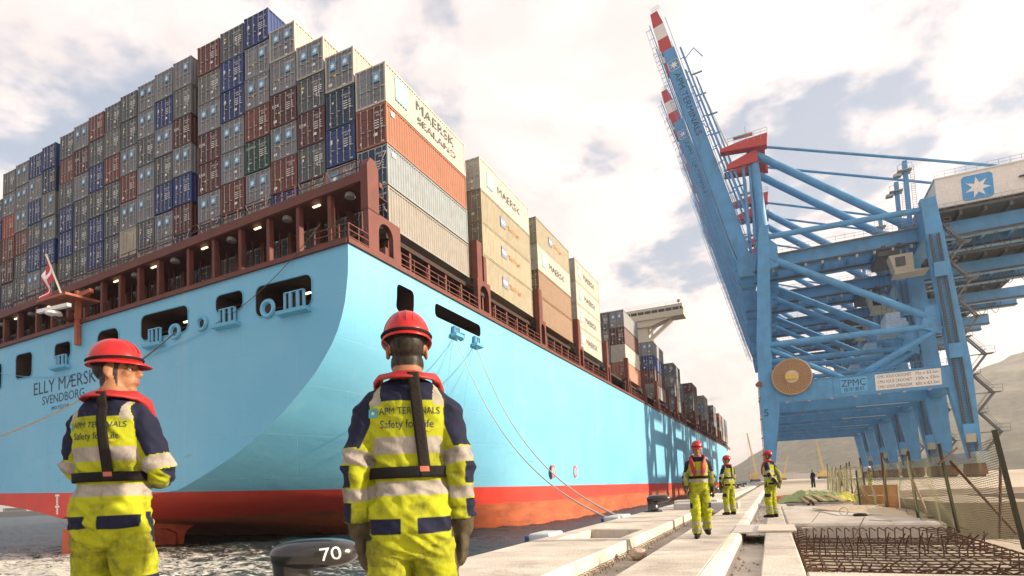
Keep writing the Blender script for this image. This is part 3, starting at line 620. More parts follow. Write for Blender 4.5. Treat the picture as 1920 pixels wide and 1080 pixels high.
    for i in range(len(bays)-1):
        y0 = bays[i][1]+.15; y1 = bays[i+1][0]-.15
        if y1-y0 > 6:
            segs = [(y0, y0+1.7), (y1-1.7, y1)]
        else: segs = [(y0, y1)]
        for (a, b) in segs:
            pm = arch_plate(a, b, 15.8, 18.9, a+.42, b-.35, 16.3, 18.5, -21.95, .4)
            pm.box(-22.6, -21.95, a+.1, a+.95, 18.9, 22.2); pm.box(-22.6, -22.2, b-.6, b-.1, 18.9, 21.4); part('lashing_post', pm, BOXRED)
    cm_ = MB(); cm_.box(-24.4, -24.0, 31, 305, 15.8, 17.4); cm_.box(CX-HB+2, -24.2, 31.5, 305, 15.7, 15.78); part('hatch_coaming', cm_, VOID)
    tp = MB(); tp.box(CX-HB+2, -23.0, 31.2, 305, 18.3, 18.62); part('hatch_cover', tp, VOID)
    for (a, b, *_), k in zip(bays, range(99)):
        r_ = MB(); y1_ = b+.2 if k < 9 else 303
        for zo in (.4, .78, 1.15): r_.bar((-22.0, a+.3, 15.95+zo), (-22.0, y1_, 15.95+zo), .05, .05)
        n_ = int((y1_-a)/1.55)
        for i in range(n_+1): y = lerp(a+.3, y1_, i/n_); r_.bar((-22.0, y, 15.9), (-22.0, y, 17.1), .06, .06)
        part('side_railing', r_, BOXRED)
        for i in range(5): y = lerp(a+.6, b-.6, i/4); s_ = MB(); s_.box(-23.5, -23.1, y-.12, y+.12, 15.8, 18.3); part('deck_stanchion', s_, BOXRED)
    # ---------------- ensign staff, flag, stern light platform, radar scanner
    st = MB(); a, b = cam_on_y(119, 562, YT-.6), cam_on_y(87, 478, YT-.6); st.tube([a, b], .07, 8)
    staff = part('ensign_staff', st, mat('staff_cream', (.72, .64, .5), .5), smooth=40); bb = MB(); bb.lathe([(.02,-.1),(.1,-.05),(.1,.05),(.02,.1)], b, 10); part('finial', bb, mat('staff_cream', (.72,.64,.5), .5), staff)
    FLR = mat('flag_red', (.55, .035, .06), .8, var=.1); FLW = mat('flag_white', (.8, .78, .76), .8)
    def flag(u, v):     # hangs limp from the staff, folds deepening towards the fly
        p = a.lerp(b, .92-.42*v*(1-.15*u)); q = Vector((-.18-.95*u*(.55+.45*v), .30*math.sin(u*9+v*3)*(.2+u), -2.7*u*(1-.25*v)-.1*v)); return p+q
    fm = MB(); nu, nv = 16, 14
    fm.v = [tuple(flag(i/nu, j/nv)) for j in range(nv+1) for i in range(nu+1)]
    for j in range(nv):
        for i in range(nu):
            fm.f.append((j*(nu+1)+i, j*(nu+1)+i+1, (j+1)*(nu+1)+i+1, (j+1)*(nu+1)+i)); fm.mi.append(1 if (5 <= i < 8 or 6 <= j < 9) else 0)
    part('ensign_flag', fm, [FLR, FLW], staff, 60)
    rdm = MB(); c = cam_on_y(101, 580, YT-1.5); c2 = cam_on_y(124, 590, YT-.3)
    rdm.bar(c2+Vector((0,1.2,-.4)), c+Vector((0,0,-.5)), .3, .25); rd = part('radar_bracket', rdm, BOXRED)
    s_ = MB(); s_.bar(c+Vector((-1.6,-.2,.02)), c+Vector((1.6,.2,.12)), .3, .26); part('scanner_bar', s_, mat('radar_white', (.72,.7,.66), .5), rd)
    s_ = MB(); s_.lathe([(.3,-.5),(.55,-.4),(.5,-.2),(.2,-.12)], c, 14); part('turning_unit', s_, mat('radar_white', (.72,.7,.66), .5), rd, 40)
    pl = MB(); c = cam_on_y(128, 563, YT-.4); pl.box(c.x-1.9, c.x+1.9, YT-1.6, YT+.8, c.z-.2, c.z-.02); pl.bar((c.x+.9, YT-.2, c.z-3.6), (c.x+.9, YT-.2, c.z+.6), .32, .32); pl.bar((c.x+.9,YT-.2,c.z+.1),(c.x+2.6,YT-.2,c.z+.35),.3,.3); part('stern_light_platform', pl, mat('platform_rust', (.30,.075,.035), .6, var=.2))
    # ---------------- bridge wing far forward
    WH = mat('superstructure_cream', (.62, .55, .42), .6, var=.08); GL = mat('wheelhouse_glass', (.03, .04, .05), .1, var=.05)
    Yb = 160.; w = MB(); w.box(-78, -21.0, Yb, Yb+5, 46.4, 48.0); w.box(-78, -21.3, Yb+.3, Yb+4.7, 48.9, 49.7); br_ = part('navigation_bridge', w, WH)
    g = MB(); g.box(-77.5, -21.5, Yb+.35, Yb+4.6, 48.0, 48.9); part('wheelhouse_windows', g, GL, br_)
    for k in range(14): mm = MB(); mm.box(-22.2-k*1.9, -22.0-k*1.9, Yb+.2, Yb+.4, 48.0, 48.9); part('window_mullion', mm, WH, br_)
    w = MB(); w.hexa([(-78,Yb+.4,44.6),(-30,Yb+.4,44.6),(-30,Yb+4,44.6),(-78,Yb+4,44.6),(-78,Yb+.4,46.4),(-24,Yb+.4,46.4),(-24,Yb+4,46.4),(-78,Yb+4,46.4)]); w.bar((-24.5,Yb+2,45.8),(-31,Yb+2,40.8),.9,1.0); w.bar((-27.5,Yb+2,45.8),(-32,Yb+2,42.0),.6,.6); w.box(-75,-31,Yb+1,Yb+9,16,45); part('accommodation_block', w, WH, br_)
    w = MB(); w.tube([(-22.4,Yb+2,49.7),(-22.4,Yb+2,51.2)],.12,6); w.lathe([(.3,0),(.5,.3),(.3,.7)],(-22.4,Yb+2,50.6),10); w.tube([(-26,Yb+2,49.7),(-26,Yb+2,50.6)],.05,5); part('wing_mast', w, mat('lamp_housing', (.25,.22,.2), .5), br_)
    for k in range(2):
        h = MB(); yy = Yb+.3+k*4.4
        for zo in (.5, 1.0): h.bar((-60,yy,49.7+zo),(-21.4,yy,49.7+zo),.05,.05)
        for i in range(20): h.bar((-21.5-i*2,yy,49.7),(-21.5-i*2,yy,50.7),.05,.05)
        part('bridge_railing', h, WH, br_)
    return ship
# container bays along the visible side: (y0, y1)
BAYS = [(31.05, 42.05), (44.7, 55.8), (57.9, 68.8), (71.1, 82.0), (96.8, 107.6), (122.0, 133.6), (147.2, 157.6), (180.5, 191.5), (209.8, 220.8), (239.5, 250.5), (262, 304)]
def column_edges():
    """(right edge x, left edge x) of each stack across the stern, nearest the quay first; two gaps at hatch joints"""
    out = []
    for k in range(7): out.append((-22.6-2.70*k, -22.6-2.70*(k+1)+.05))
    for k in range(8): out.append((-42.2-2.35*k, -42.2-2.35*(k+1)+.05))
    for k in range(6): out.append((-61.55-2.38*k, -61.55-2.38*(k+1)+.05))
    return out
SHIP = make_ship()

# ================================================================ CONTAINERS
CL = 11.0
KINDS = {   # frame colour, door look, markings
 'G': ((0.165, 0.175, 0.190), 'rib'), 'S': ((0.071, 0.085, 0.095), 'rib'), 'W': ((0.125, 0.128, 0.122), 'rib'), 'B': ((0.012, 0.034, 0.136), 'bar'), 'T': ((0.014, 0.037, 0.075), 'bar'),
 'R': ((0.136, 0.037, 0.027), 'rib'), 'M': ((0.071, 0.019, 0.019), 'bar'), 'N': ((0.010, 0.051, 0.034), 'bar'), 'C': ((0.374, 0.333, 0.245), 'bar'), 'O': ((0.286, 0.051, 0.024), 'rib'),
 'Y': ((0.250, 0.225, 0.155), 'rib'), 'V': ((0.300, 0.120, 0.065), 'bar'), 'D': ((0.190, 0.112, 0.062), 'bar'), 'L': ((0.195, 0.230, 0.250), 'bar'), 'H': ((0.400, 0.378, 0.325), 'rib'), 'F': ((0.225, 0.215, 0.195), 'bar')}
CMAT = {k: mat('container_paint_'+n, c[0], 0.55, var=0.10, scale=1.6, dirt=(0.16, 0.085, 0.05) if k not in 'TNB' else tuple(x*0.6 for x in c[0]), dirt_amt=0.42, dscale=1.7, dstretch=(1.5, 1.5, 0.35), rand=0.14, bump=0.08, bscale=10)
        for (k, c), n in zip(KINDS.items(), ('grey','slate','drab','blue','navy','brick','maroon','green','cream','orange_red','sand','terracotta','tan','pale_blue','ivory','silver'))}
MARK_W = mat('stencil_white', (0.74, 0.73, 0.70), 0.7, var=0.1); MARK_B = mat('logo_blue', (0.10, 0.29, 0.46), 0.6, var=0.08); MARK_Y = mat('sticker_yellow', (0.70, 0.52, 0.12), 0.7); MARK_K = mat('stencil_dark', (0.02, 0.025, 0.04), 0.7)
ROD = mat('lock_rod_steel', (0.38, 0.38, 0.37), 0.5, metal=0.4, var=0.15)
def body_mesh(k):
    W_, H_, L_ = 2.5, 2.6, CL; m = MB(); p = .12
    for x in (0, W_-p):
        for y in (0, L_-p): m.box(-W_+x, -W_+x+p, y, y+p, 0, H_)
    for z0, z1 in ((0.0, .14), (H_-.10, H_)):
        for x in (-W_+.004, -p*.75-.004): m.box(x, x+p*.75, p, L_-p, z0+.002, z1-.002)
        for y in (.012, L_-p): m.box(-W_+p, -p, y, y+.10, z0+.002, z1-.002)
    for x in (-W_-.006, -.165):        # corner castings, slightly proud
        for y in (-.012, L_-.16):
            for z in (-.004, H_-.115): m.box(x, x+.172, y, y+.172, z, z+.12)
    # corrugated side walls, trapezoid profile
    n = 36; pr = []; st = (L_-2*p)/n
    for i in range(n):
        y = p+i*st; pr += [(y, 0), (y+st*.26, 0), (y+st*.5, 1), (y+st*.76, 1)]
    pr.append((L_-p, 0))
    for sx, x in ((1, -.028), (-1, -W_+.028)):
        vs = []
        for y, d in pr: xx = x - sx*d*.055; vs += [(xx, y, .12), (xx, y, H_-.08)]
        m.add(vs, [(2*i, 2*i+2, 2*i+3, 2*i+1) for i in range(len(pr)-1)])
    m.box(-W_+.05, -.05, .06, L_-.05, H_-.045, H_-.015); m.box(-W_+p, -p, L_-.08, L_-.04, .12, H_-.1); m.box(-W_+p, -p, .05, L_-.1, .06, .11)
    return m.mesh('container_body', CMAT[k])
def door_mesh(k):
    w, h = 1.11, 2.32; m = MB(); fr = .06
    rows = 5 if KINDS[k][1] == 'rib' else 7
    # slab with rows of pressed panels standing between shallow recesses
    m.box(0, w, .035, .07, 0, h)
    for x0, x1 in ((0, fr), (w-fr, w)): m.box(x0, x1, .012, .036, 0, h)
    if rows == 5:
        m.box(w*.48, w*.54, .014, .036, fr, h-fr)
        for i in range(rows+1): z = i*(h-fr)/rows; m.box(fr, w-fr, .016, .036, z, z+fr)
    else:
        for i in range(rows): z = .06+i*(h-.06)/rows; m.hexa([(fr,.036,z),(w-fr,.036,z),(w-fr,.05,z),(fr,.05,z),(fr,.036,z+.24),(w-fr,.036,z+.24),(w-fr,.05,z+.24),(fr,.05,z+.24)]); m.box(fr+.02, w-fr-.02, .018, .04, z+.03, z+.19)
    return m.mesh('door', CMAT[k])
def rod_mesh():
    m = MB(); m.tube([(0, -.012, -.03), (0, -.012, 2.36)], .022, 6)
    for z in (-.02, .62, 1.3, 2.28): m.box(-.05, .05, -.02, .03, z, z+.07)
    m.bar((0, -.03, .95), (.30, -.035, .90), .03, .045); return m.mesh('locking_rod', ROD, 50)
def mark_mesh(k, var=0):
    """stencilled codes, panels and stickers of one kind of box, flat on the doors"""
    m = MB(); y0 = .004
    def rect(x0, x1, z0, z1, mi, dy=0.0): m.cur = mi; m.box(x0, x1, y0-dy-.003, y0-dy, z0, z1)
    def txt(s, x, z, size, mi):
        t = text_mesh('t', s, size, MARK_W); o = len(m.v)
        m.v += [(x+v.co.x, y0-.006, z+v.co.y) for v in t.vertices]
        for p_ in t.polygons: m.f.append(tuple(i+o for i in p_.vertices)); m.mi.append(mi)
        bpy.data.meshes.remove(t)
    code = {'G':'MSKU 412','S':'MWCU 508','W':'APMU 730','B':'PONU 115','T':'KNLU 332','R':'TTNU 940','M':'TEXU 561','N':'CAXU 248','C':'MAEU 077','O':'TRIU 881'}.get(k, 'MSKU 640')
    code = code[:5]+str(int(code[5:])*(7+var) % 900+100); y0 -= 0; jx = (-.08, 0, .07)[var]; jz = (-.10, .0, .06)[var]
    for i, s in enumerate((code, ('45G1', '42G1', '22G1')[var])): txt(s, -.62+jx, 2.12-.20*i+jz*.4, .17, 0)
    if var == 1: rect(-1.05, -.75, .62, .82, 0)
    if var == 2: rect(-1.72, -1.58, .95, 1.12, 2); rect(-2.2, -1.9, .35, .55, 0)
    if k in 'GSWHFL': rect(-.95, -.72, .12, .20, 0)
    if k in 'SW':
        for i in range(3):
            for j in range(2): rect(-.92+.38*j, -.62+.38*j, 1.62-.16*i, 1.70-.16*i, 0)
        txt('45', -.62, 1.02, .52, 0); rect(-2.1, -1.95, 1.55, 1.75, 0)
    elif k in 'RMNTBOVD':
        for i in range(4): rect(-.95, -.60, 1.60-.16*i, 1.65-.16*i, 0); rect(-.50, -.30, 1.60-.16*i, 1.65-.16*i, 0)
        rect(-.42, -.22, .15, .21, 0); rect(-2.2, -2.05, .30, .48, 0)
    if k == 'M': txt('tex', -2.0, 1.72, .52, 0)
    if k == 'N': txt('CAPITAL', -1.85, 2.05, .26, 0); rect(-2.05, -1.80, .78, .84, 0)
    if k == 'B': rect(-2.15, -1.95, 1.55, 1.85, 0); rect(-1.55, -1.42, 1.62, 1.76, 0)
    if k == 'T': rect(-1.95, -1.80, 1.72, 1.86, 0)
    if k == 'S': rect(-2.15, -1.85, 1.86, 2.0, 2)
    return m.mesh('marking', [MARK_W, MARK_B, MARK_Y])
def logo_mesh():
    a = MB(); a.prism(rrect(.62, .62, .05, 2), 0, -.004, lambda x, y, c: (x, c, y)); b = MB(); b.prism(star_pts(.26), -.0045, -.008, lambda x, y, c: (x, c, y))
    return a.mesh('logo_panel', MARK_B), b.mesh('star', MARK_W)
BODY = {k: body_mesh(k) for k in KINDS}; DOOR = {k: door_mesh(k) for k in KINDS}; MARKM = {k: [mark_mesh(k, v) for v in range(3)] for k in KINDS}; RODM = rod_mesh(); LOGO = logo_mesh()
CNAME = {'G':'light grey','S':'slate grey','W':'drab grey','B':'royal blue','T':'dark navy','R':'brick red','M':'dark maroon','N':'dark green','C':'cream','O':'bright red','Y':'sandy yellow','V':'orange-red','D':'rusty tan','L':'pale blue-grey','H':'ivory white','F':'silver grey'}
def container(k, x, y, z, sx, sz, label, group, logos=None, full=True):
    o = empty('shipping_container', (x, y, z), 0, label, 'container', group); o.scale = (sx, 1, sz)
    link('body', BODY[k], o)
    for i in range(2):
        d = link('door', DOOR[k], o); d.location = (-2.37+i*1.13, 0.0, .14)
    if full:
        for xx in ((-2.08, -1.52, -.98, -.42)): r = link('locking_rod', RODM, o); r.location = (xx, 0, .14)
    mk = link('marking', random.choice(MARKM[k]), o, 'stuff'); mk.location = (0, -.004 if full else 0, 0)
    if logos is None: logos = (-1.80, -.72) if k == 'G' else ()
    lz = random.uniform(1.66, 1.76)
    if k == 'G' and len(logos) == 2 and random.random() < .12: logos = logos[random.randint(0, 1):][:1]
    for xx in logos:
        l = link('logo_panel', LOGO[0], o); l.location = (xx, -.036, lz); link('star', LOGO[1], l)
    return o
def ordinal(n): return ('first','second','third','fourth','fifth','sixth','seventh','eighth','ninth','tenth','eleventh','twelfth','thirteenth','fourteenth','fifteenth','sixteenth','seventeenth','eighteenth','nineteenth','twentieth','twenty-first')[n]
STACKS = ['GRTT', 'GTBGS', 'GSMSWS', 'GGMGRBS', 'BGGRNGWS', 'SBBGGRSW', 'RWGMMGSS',
          'GWMGBMTS', 'GBGSBGGW', 'GGSGGSWW', 'SSGRGCSW', 'SWRSSSWG', 'RSBSBBWS', 'GMGSSSGW', 'SRSBBSSW',
          'BTGGBWSG', 'BGBSBGWS', 'GGGRSSGS', 'WGORMSBS', 'SBMSBGS', 'GRGBSWG']
def col_name(c): return 'the edge stack by the quay' if c == 0 else f'the {ordinal(c)} stack from the quay'
def make_stern_stacks():
    for c, ((xr, xl), st) in enumerate(zip(column_edges(), STACKS)):
        n = len(st); xm = (xr+xl)/2
        base = 19.0 - 0.042*(-22.6-xm)
        top = {0: 30.7, 1: 32.8, 2: 34.55, 3: 36.85}.get(c)
        if top is None:
            top = interp(-xm, [33.5, 42, 61.5, 76], [39.05, 38.45, 36.7, 35.3])
            if n == 7: top = base+(top-base)*7/8
        hh = (top-base)/n
        for t in range(n):
            k = st[n-1-t]; lv = ('top' if t == n-1 else f'{ordinal(n-1-t)} from top')
            w = (xr-xl)/2.5*0.968
            lab = f'{CNAME[k]} container on the stern, {lv} in {col_name(c)}'
            lg = None
            if c == 0 and t == n-1: lg = (-.72,)
            if c == 1 and k == 'G' and t < n-1: lg = (-1.8, -.72)
            o = container(k, xr-.015+random.uniform(-.02, .02), 31.05+random.uniform(-.03, .03), base+hh*t, w, hh/2.6*0.968, lab, 'containers stacked across the stern', lg)
            if c == 0: SIDE_TOP[t] = o
            if c in (1, 2, 3) and t == n-1: next(ch for ch in o.children if ch.name.startswith('body')).data = BODY['H']  # sunlight on these long sides put into a paler body colour
SIDE_TOP = {}
make_stern_stacks()
# bodies of the quay-side boxes in the first bay take another colour than their doors
for t, k in ((3, 'H'), (2, 'V'), (1, 'L'), (0, 'F')):
    o = SIDE_TOP[t]
    for ch in o.children:
        if ch.name.startswith('body'): ch.data = BODY[k]
def side_text(parent_o, s, size, ylen, zc, y0, m, gap=0):
    """lettering along the long side wall facing the quay"""
    me = text_mesh('side_lettering', s, size, m, align='LEFT'); w = max(v.co.x for v in me.vertices)
    o = link('side_lettering', me, parent_o); k = ylen/w
    M_ = Matrix(((0, 0, 1, .004), (k, 0, 0, y0), (0, 1, 0, zc), (0, 0, 0, 1))); o.matrix_local = M_; return o
def side_logo(parent_o, y, z, s=1.35, pale=False):
    a = MB(); a.prism(rrect(s*1.05, s*1.1, .08, 3), .003, .006, lambda p, q, c: (c, p, q)); o = a.build('side_logo', mat('logo_faded', (.22, .38, .42), .7) if pale else MARK_B, parent_o); o.location = (.002, y, z)
    b = MB(); b.prism(star_pts(s*.44), .007, .01, lambda p, q, c: (c, p, q)); b.build('star', MARK_W, o)
INKG = mat('side_letter_ink', (.045, .065, .085), .7, var=.1)
side_logo(SIDE_TOP[3], 1.9, 1.55, 1.5, True); side_text(SIDE_TOP[3], 'MAERSK', 1.0, 5.6, 1.75, 3.6, INKG); side_text(SIDE_TOP[3], 'SEALAND', .72, 5.6, .80, 3.8, INKG)
for t in (2, 1):
    q = MB(); q.box(.003, .007, .55, .95, 2.0, 2.3); q.build('data_sticker', MARK_W, SIDE_TOP[t])
BAY_SPEC = [None,
 ['F','Y','Y','H'], ['D','D','H','Y'], ['H','H','H','H'], ['V','H','M','G'], ['F','M','B','G'], ['G','S','W','S'], ['R','W','S','M'], ['M','F','G','F'], ['R','S','M','S'], None]
BAY_SPEC[1] = ['Y', 'Y', 'Y', 'H']
def make_side_bays():
    for bi in range(1, 11):
        y0, y1 = BAYS[bi]
        if bi < 10:
            cols = 2 if bi < 4 else 3; starts = [y0]
        else: cols = 2; starts = [262, 276.5, 291]
        for si, ys in enumerate(starts):
            for c in range(cols):
                n = 4; spec = BAY_SPEC[bi] if (BAY_SPEC[bi] and c == 0) else [random.choice('GSWRMBSG') for _ in range(4)]
                for t in range(n):
                    k = spec[t]; xr = -22.6-2.6*c
                    tz = 2.98 if bi < 10 else 2.75
                    nm = f'{ordinal(bi)} bay from the stern' if bi < 10 else f'{("aft","middle","forward")[si]} bay by the bow'
                    lab = f'{CNAME[k]} container, {nm}, {"top" if t == n-1 else ordinal(n-1-t)} tier, {("outer","second","third")[c]} column'
                    o = container(k, xr, ys+random.uniform(-.05, .05), 19.08+tz*t, 1.0, tz/2.6*.988, lab, 'containers in the bays along the side', None, full=(bi < 6))
                    o.scale.y = (BAYS[bi][1]-BAYS[bi][0])/CL if bi < 10 else 1.0
                    if c == 0 and bi in (1, 2, 3):
                        if k == 'H':
                            side_text(o, 'MAERSK', .95, 5.4, 1.25, 3.4, mat('side_letter_faded', (.07, .08, .09), .7)); side_logo(o, 2.0, 1.35, 1.2, True)
                        if k == 'Y':
                            a = MB(); a.box(.003, .007, 3.9, 5.0, 1.0, 1.9); q = a.build('company_panel', mat('panel_blue_grey', (.16, .20, .32), .7), o)
                            side_text(o, 'P&O', .48, .9, 1.45, 4.0, MARK_W).location.x = .009; side_text(o, 'Nedlloyd', .62, 2.9, 1.40, 5.25, mat('letter_amber', (.42, .17, .04), .7))
make_side_bays()
# lashing rods crossing the lowest visible tiers at the stern
def make_lashings():
    XC = column_edges()
    for c in (0, 1, 2, 4, 6, 7, 9):
        xr, xl = XC[c]; b = 20.9-.046*(-22.6-xr); m = MB()
        m.tube([(xr-.1, 30.9, b-1.0), (xl+.1, 30.98, b+3.3)], .028, 5); m.tube([(xl+.1, 30.9, b-1.0), (xr-.1, 30.98, b+3.3)], .028, 5)
        o = m.build('lashing_rods', ROD); o.parent = SHIP; o.matrix_parent_inverse = Matrix.Translation(-Vector(SHIP.location))
make_lashings()

# ================================================================ QUAY CRANES
CB = mat('crane_blue', (0.072, 0.262, 0.485), 0.5, var=0.14, scale=0.4, dirt=(0.06, 0.13, 0.20), dirt_amt=0.6, dscale=0.5, dstretch=(1, 1, 0.3), bump=0.04, bscale=6)
CRED = mat('crane_red', (0.42, 0.045, 0.05), 0.55, var=0.1); CWHT = mat('crane_white', (0.68, 0.65, 0.61), 0.55, var=0.08, dirt=(.45,.42,.38), dirt_amt=.3, dscale=.6)
CGALV = mat('galvanised', (0.34, 0.33, 0.31), 0.55, metal=0.3, var=0.15); CBOG = mat('bogie_red_brown', (0.21, 0.06, 0.04), 0.7, var=0.2); CDARK = mat('machinery_dark', (0.06, 0.07, 0.08), 0.7); CINK = mat('crane_lettering', (0.012, 0.03, 0.07), 0.6)
CREAM = mat('cab_cream', (0.38, 0.34, 0.26), 0.6, var=.1); GLS = mat('cab_glass', (0.03, 0.04, 0.05), 0.08); REELM = mat('cable_reel_tan', (0.30, 0.17, 0.09), 0.6, var=.15); YEL = mat('hub_yellow', (0.62, 0.40, 0.06), 0.5)
def make_crane(loc, label):
    o = empty('quay_crane', loc, 0, label, 'crane', 'ship-to-shore cranes along the quay')
    def part(name, mb, m=CB, par=None, smooth=None): return mb.build(name, m, par or o, smooth)
    FY = (0.0, 17.5)                      # near and far frames
    XW, XL = 0.0, 29.9
    # --- legs
    for fy in FY:
        y0, y1 = fy, fy+1.7
        def seg(mb, z0, a0, b0, z1, a1, b1, ya=y0, yb=y1): mb.hexa([(a0,ya,z0),(b0,ya,z0),(b0,yb,z0),(a0,yb,z0),(a1,ya,z1),(b1,ya,z1),(b1,yb,z1),(a1,yb,z1)])
        m = MB(); seg(m, 2.6, -1.15, .2, 15.0, -1.35, 2.0); seg(m, 15.0, -1.35, 2.0, 18.6, -1.35, 1.15); seg(m, 18.6, -1.35, 1.15, 26, -1.2, 1.2); seg(m, 26, -1.2, 1.2, 44.0, .2, 2.3); seg(m, 44, .2, 2.3, 48.6, .75, 2.3)
        part('waterside_leg', m)
        m = MB(); seg(m, 2.6, 29.4, 31.1, 15.0, 27.4, 30.9); seg(m, 15.0, 27.6, 30.9, 18.4, 27.9, 30.8); seg(m, 18.4, 28.1, 30.8, 40.5, 26.4, 28.9); seg(m, 40.5, 26.4, 28.9, 47.5, 26.0, 28.2)
        part('landside_leg', m)
        m = MB(); m.box(1.1, 28.0, y0+.05, y1-.05, 15.0, 18.5); pb = part('portal_beam', m)
        m = MB(); m.box(1.2, 27.9, y0-.1, y1+.1, 18.5, 18.62); m.box(1.2, 27.9, y0-.06, y0+.04, 14.95, 15.0); part('beam_flange', m, CB, pb)
        # walkway rail on the portal beam
        m = MB()
        for zo in (.55, 1.1): m.bar((1.5, y0, 18.62+zo), (27.6, y0, 18.62+zo), .06, .06)
        for i in range(18): m.bar((1.5+i*1.53, y0, 18.6), (1.5+i*1.53, y0, 19.72), .06, .06)
        part('beam_rail', m, CB, pb)
        def tube(name, a, b, r):
            m = MB(); m.tube([a, b], r, 14); q = part(name, m, CB, None, 50); a, b = Vector(a), Vector(b); d_ = (b-a).normalized(); ln = (b-a).length
            for t in (1.6, ln*.5, ln-1.6): fl = MB(); fl.tube([a+d_*(t-.07), a+d_*(t+.07)], r*1.22, 14); part('flange', fl, CB, q, 50)
        ym = (y0+y1)/2
        tube('upper_tie', (1.6, ym, 46.6), (26.7, ym, 45.9), .52)
        tube('mid_tie', (1.0, ym, 26.0), (27.4, ym, 25.6), .55)
        tube('long_diagonal', (1.8, ym, 42.6), (26.8, ym, 26.6), .62)
        tube('brace', (.9, ym, 25.2), (12.4, ym, 18.4), .46); tube('brace', (14.6, ym, 18.4), (27.6, ym, 25.2), .52)
        g = MB(); g.prism([(24.6, 25.4), (27.4, 24.0), (27.4, 29.2), (25.4, 29.0)], y0+.35, y1-.35, lambda a, b, c: (a, c, b)); part('gusset', g)
        g = MB(); g.prism([(1.2, 40.2), (3.6, 40.6), (3.6, 44.6), (1.2, 47.2)], y0+.3, y1-.3, lambda a, b, c: (a, c, b)); part('gusset', g)
    for k in range(7): m = MB(); m.box(3.0+k*3.6, 3.5+k*3.6, -.25, .05, 14.72, 14.95); part('under_lamp', m, CGALV); m = MB(); m.box(3.0+k*3.9, 3.14+k*3.9, -.02, .06, 15.0, 18.45); part('beam_stiffener', m)
    for k in range(9): m = MB(); m.box(2.5+k*2.8, 2.9+k*2.8, 4.55, 5.15, 41.0, 41.5); part('girder_lamp', m, CGALV)
    # --- sill beams and bogies along the rails
    for x, nm in ((-.45, 'waterside'), (30.2, 'landside')):
        m = MB(); m.box(x-.85, x+.85, -3.4, 22.6, 2.2, 4.0); sb = part('sill_beam', m, CB if nm == 'waterside' else mat('sill_grey_blue', (.36, .42, .45), .6, var=.1))
        for yb in (-3.2, 1.8, 13.2, 18.2):
            m = MB(); m.prism([(yb, .35), (yb+4.3, .35), (yb+4.3, .9), (yb+3.4, 2.2), (yb+.9, 2.2), (yb, .9)], x-.55, x+.55, lambda a, b, c: (c, a, b)); b_ = part('bogie', m, CBOG)
            for k in range(4): w = MB(); w.tube([(x-.3, yb+.55+k*1.07, .42), (x+.3, yb+.55+k*1.07, .42)], .40, 12); part('wheel', w, CDARK, b_)
        m = MB(); m.box(x-.08, x+.08, -6, 26, -.02, .06); part('rail', m, CGALV)
    # --- transverse beams joining the frames
    for (x0, x1, z0, z1) in ((.4, 2.4, 44.0, 47.6), (26.2, 28.6, 41.0, 47.2), (-.8, 1.0, 15.4, 17.8), (28.0, 30.2, 15.2, 17.8)):
        m = MB(); m.box(x0, x1, 1.7, 17.5, z0, z1); part('cross_beam', m)
    # --- trolley girders from the hinge back over the yard
    for gy in (5.2, 12.6):
        m = MB(); m.box(-1.0, 58, gy, gy+1.5, 41.6, 44.4); g = part('trolley_girder', m)
        m = MB(); m.box(-1.0, 58, gy-.5, gy, 41.55, 41.75); m.box(-1, 58, gy-.35, gy-.25, 41.75, 41.95); part('girder_rail', m, CDARK, g)
        m = MB(); yy = gy-.85 if gy < 8 else gy+2.3
        for zo in (.55, 1.1): m.bar((1.5, yy, 44.4+zo), (27, yy, 44.4+zo), .05, .05)
        for i in range(18): m.bar((1.5+i*1.5, yy, 44.3), (1.5+i*1.5, yy, 45.5), .05, .05)
        m.box(1.5, 27, min(yy, gy), max(yy, gy), 44.3, 44.4); part('girder_walkway', m, CGALV, g)
    for i in range(13): m = MB(); m.box(3+i*4.2, 3.5+i*4.2, 6.7, 12.6, 42.6, 43.4); part('girder_tie', m)
    # festoon cables hanging in loops under the girder
    for k in range(9):
        m = MB(); x0 = 29.5+k*2.6; m.tube([(x0+2.3*t, 4.8, 41.2-2.6*(1-(2*t-1)**2)) for t in np.linspace(0, 1, 11)], .07, 5); part('festoon_cable', m, CDARK)
    # --- machinery house with its emblem
    m = MB(); m.box(29.0, 53, 3.2, 16.2, 46.4, 51.6); mh = part('machinery_house', m, CWHT)
    m = MB(); m.box(28.8, 53.2, 3.0, 16.4, 51.6, 51.8); part('roof_edge', m, CWHT, mh)
    m = MB(); m.box(28.0, 54, 2.2, 17, 45.2, 45.6)
    for i in range(8): m.box(28.4+i*3.4, 28.8+i*3.4, 2.4, 16.8, 44.4, 45.2)
    part('house_platform', m, CDARK, mh)
    m = MB()
    for zo in (.55, 1.1): m.bar((29, 3.3, 51.8+zo), (53, 3.3, 51.8+zo), .05, .05); m.bar((28.2, 2.3, 45.6+zo), (53.5, 2.3, 45.6+zo), .05, .05)
    for i in range(17): m.bar((29+i*1.5, 3.3, 51.8), (29+i*1.5, 3.3, 52.9), .05, .05); m.bar((28.2+i*1.56, 2.3, 45.6), (28.2+i*1.56, 2.3, 46.7), .05, .05)
    part('house_rail', m, CGALV, mh)
    m = MB(); m.prism([(a+34.8, b+48.9) for a, b in rrect(4.3, 4.3, .6, 5)], 3.15, 3.19, lambda a, b, c: (a, c, b)); part('emblem_panel', m, mat('emblem_blue', (.06, .28, .56), .5), mh)
    m = MB(); m.prism([(a+34.8, b+48.8) for a, b in star_pts(1.85, 7, .42, math.pi/2+.1)], 3.10, 3.14, lambda a, b, c: (a, c, b)); part('emblem_star', m, CWHT, mh)
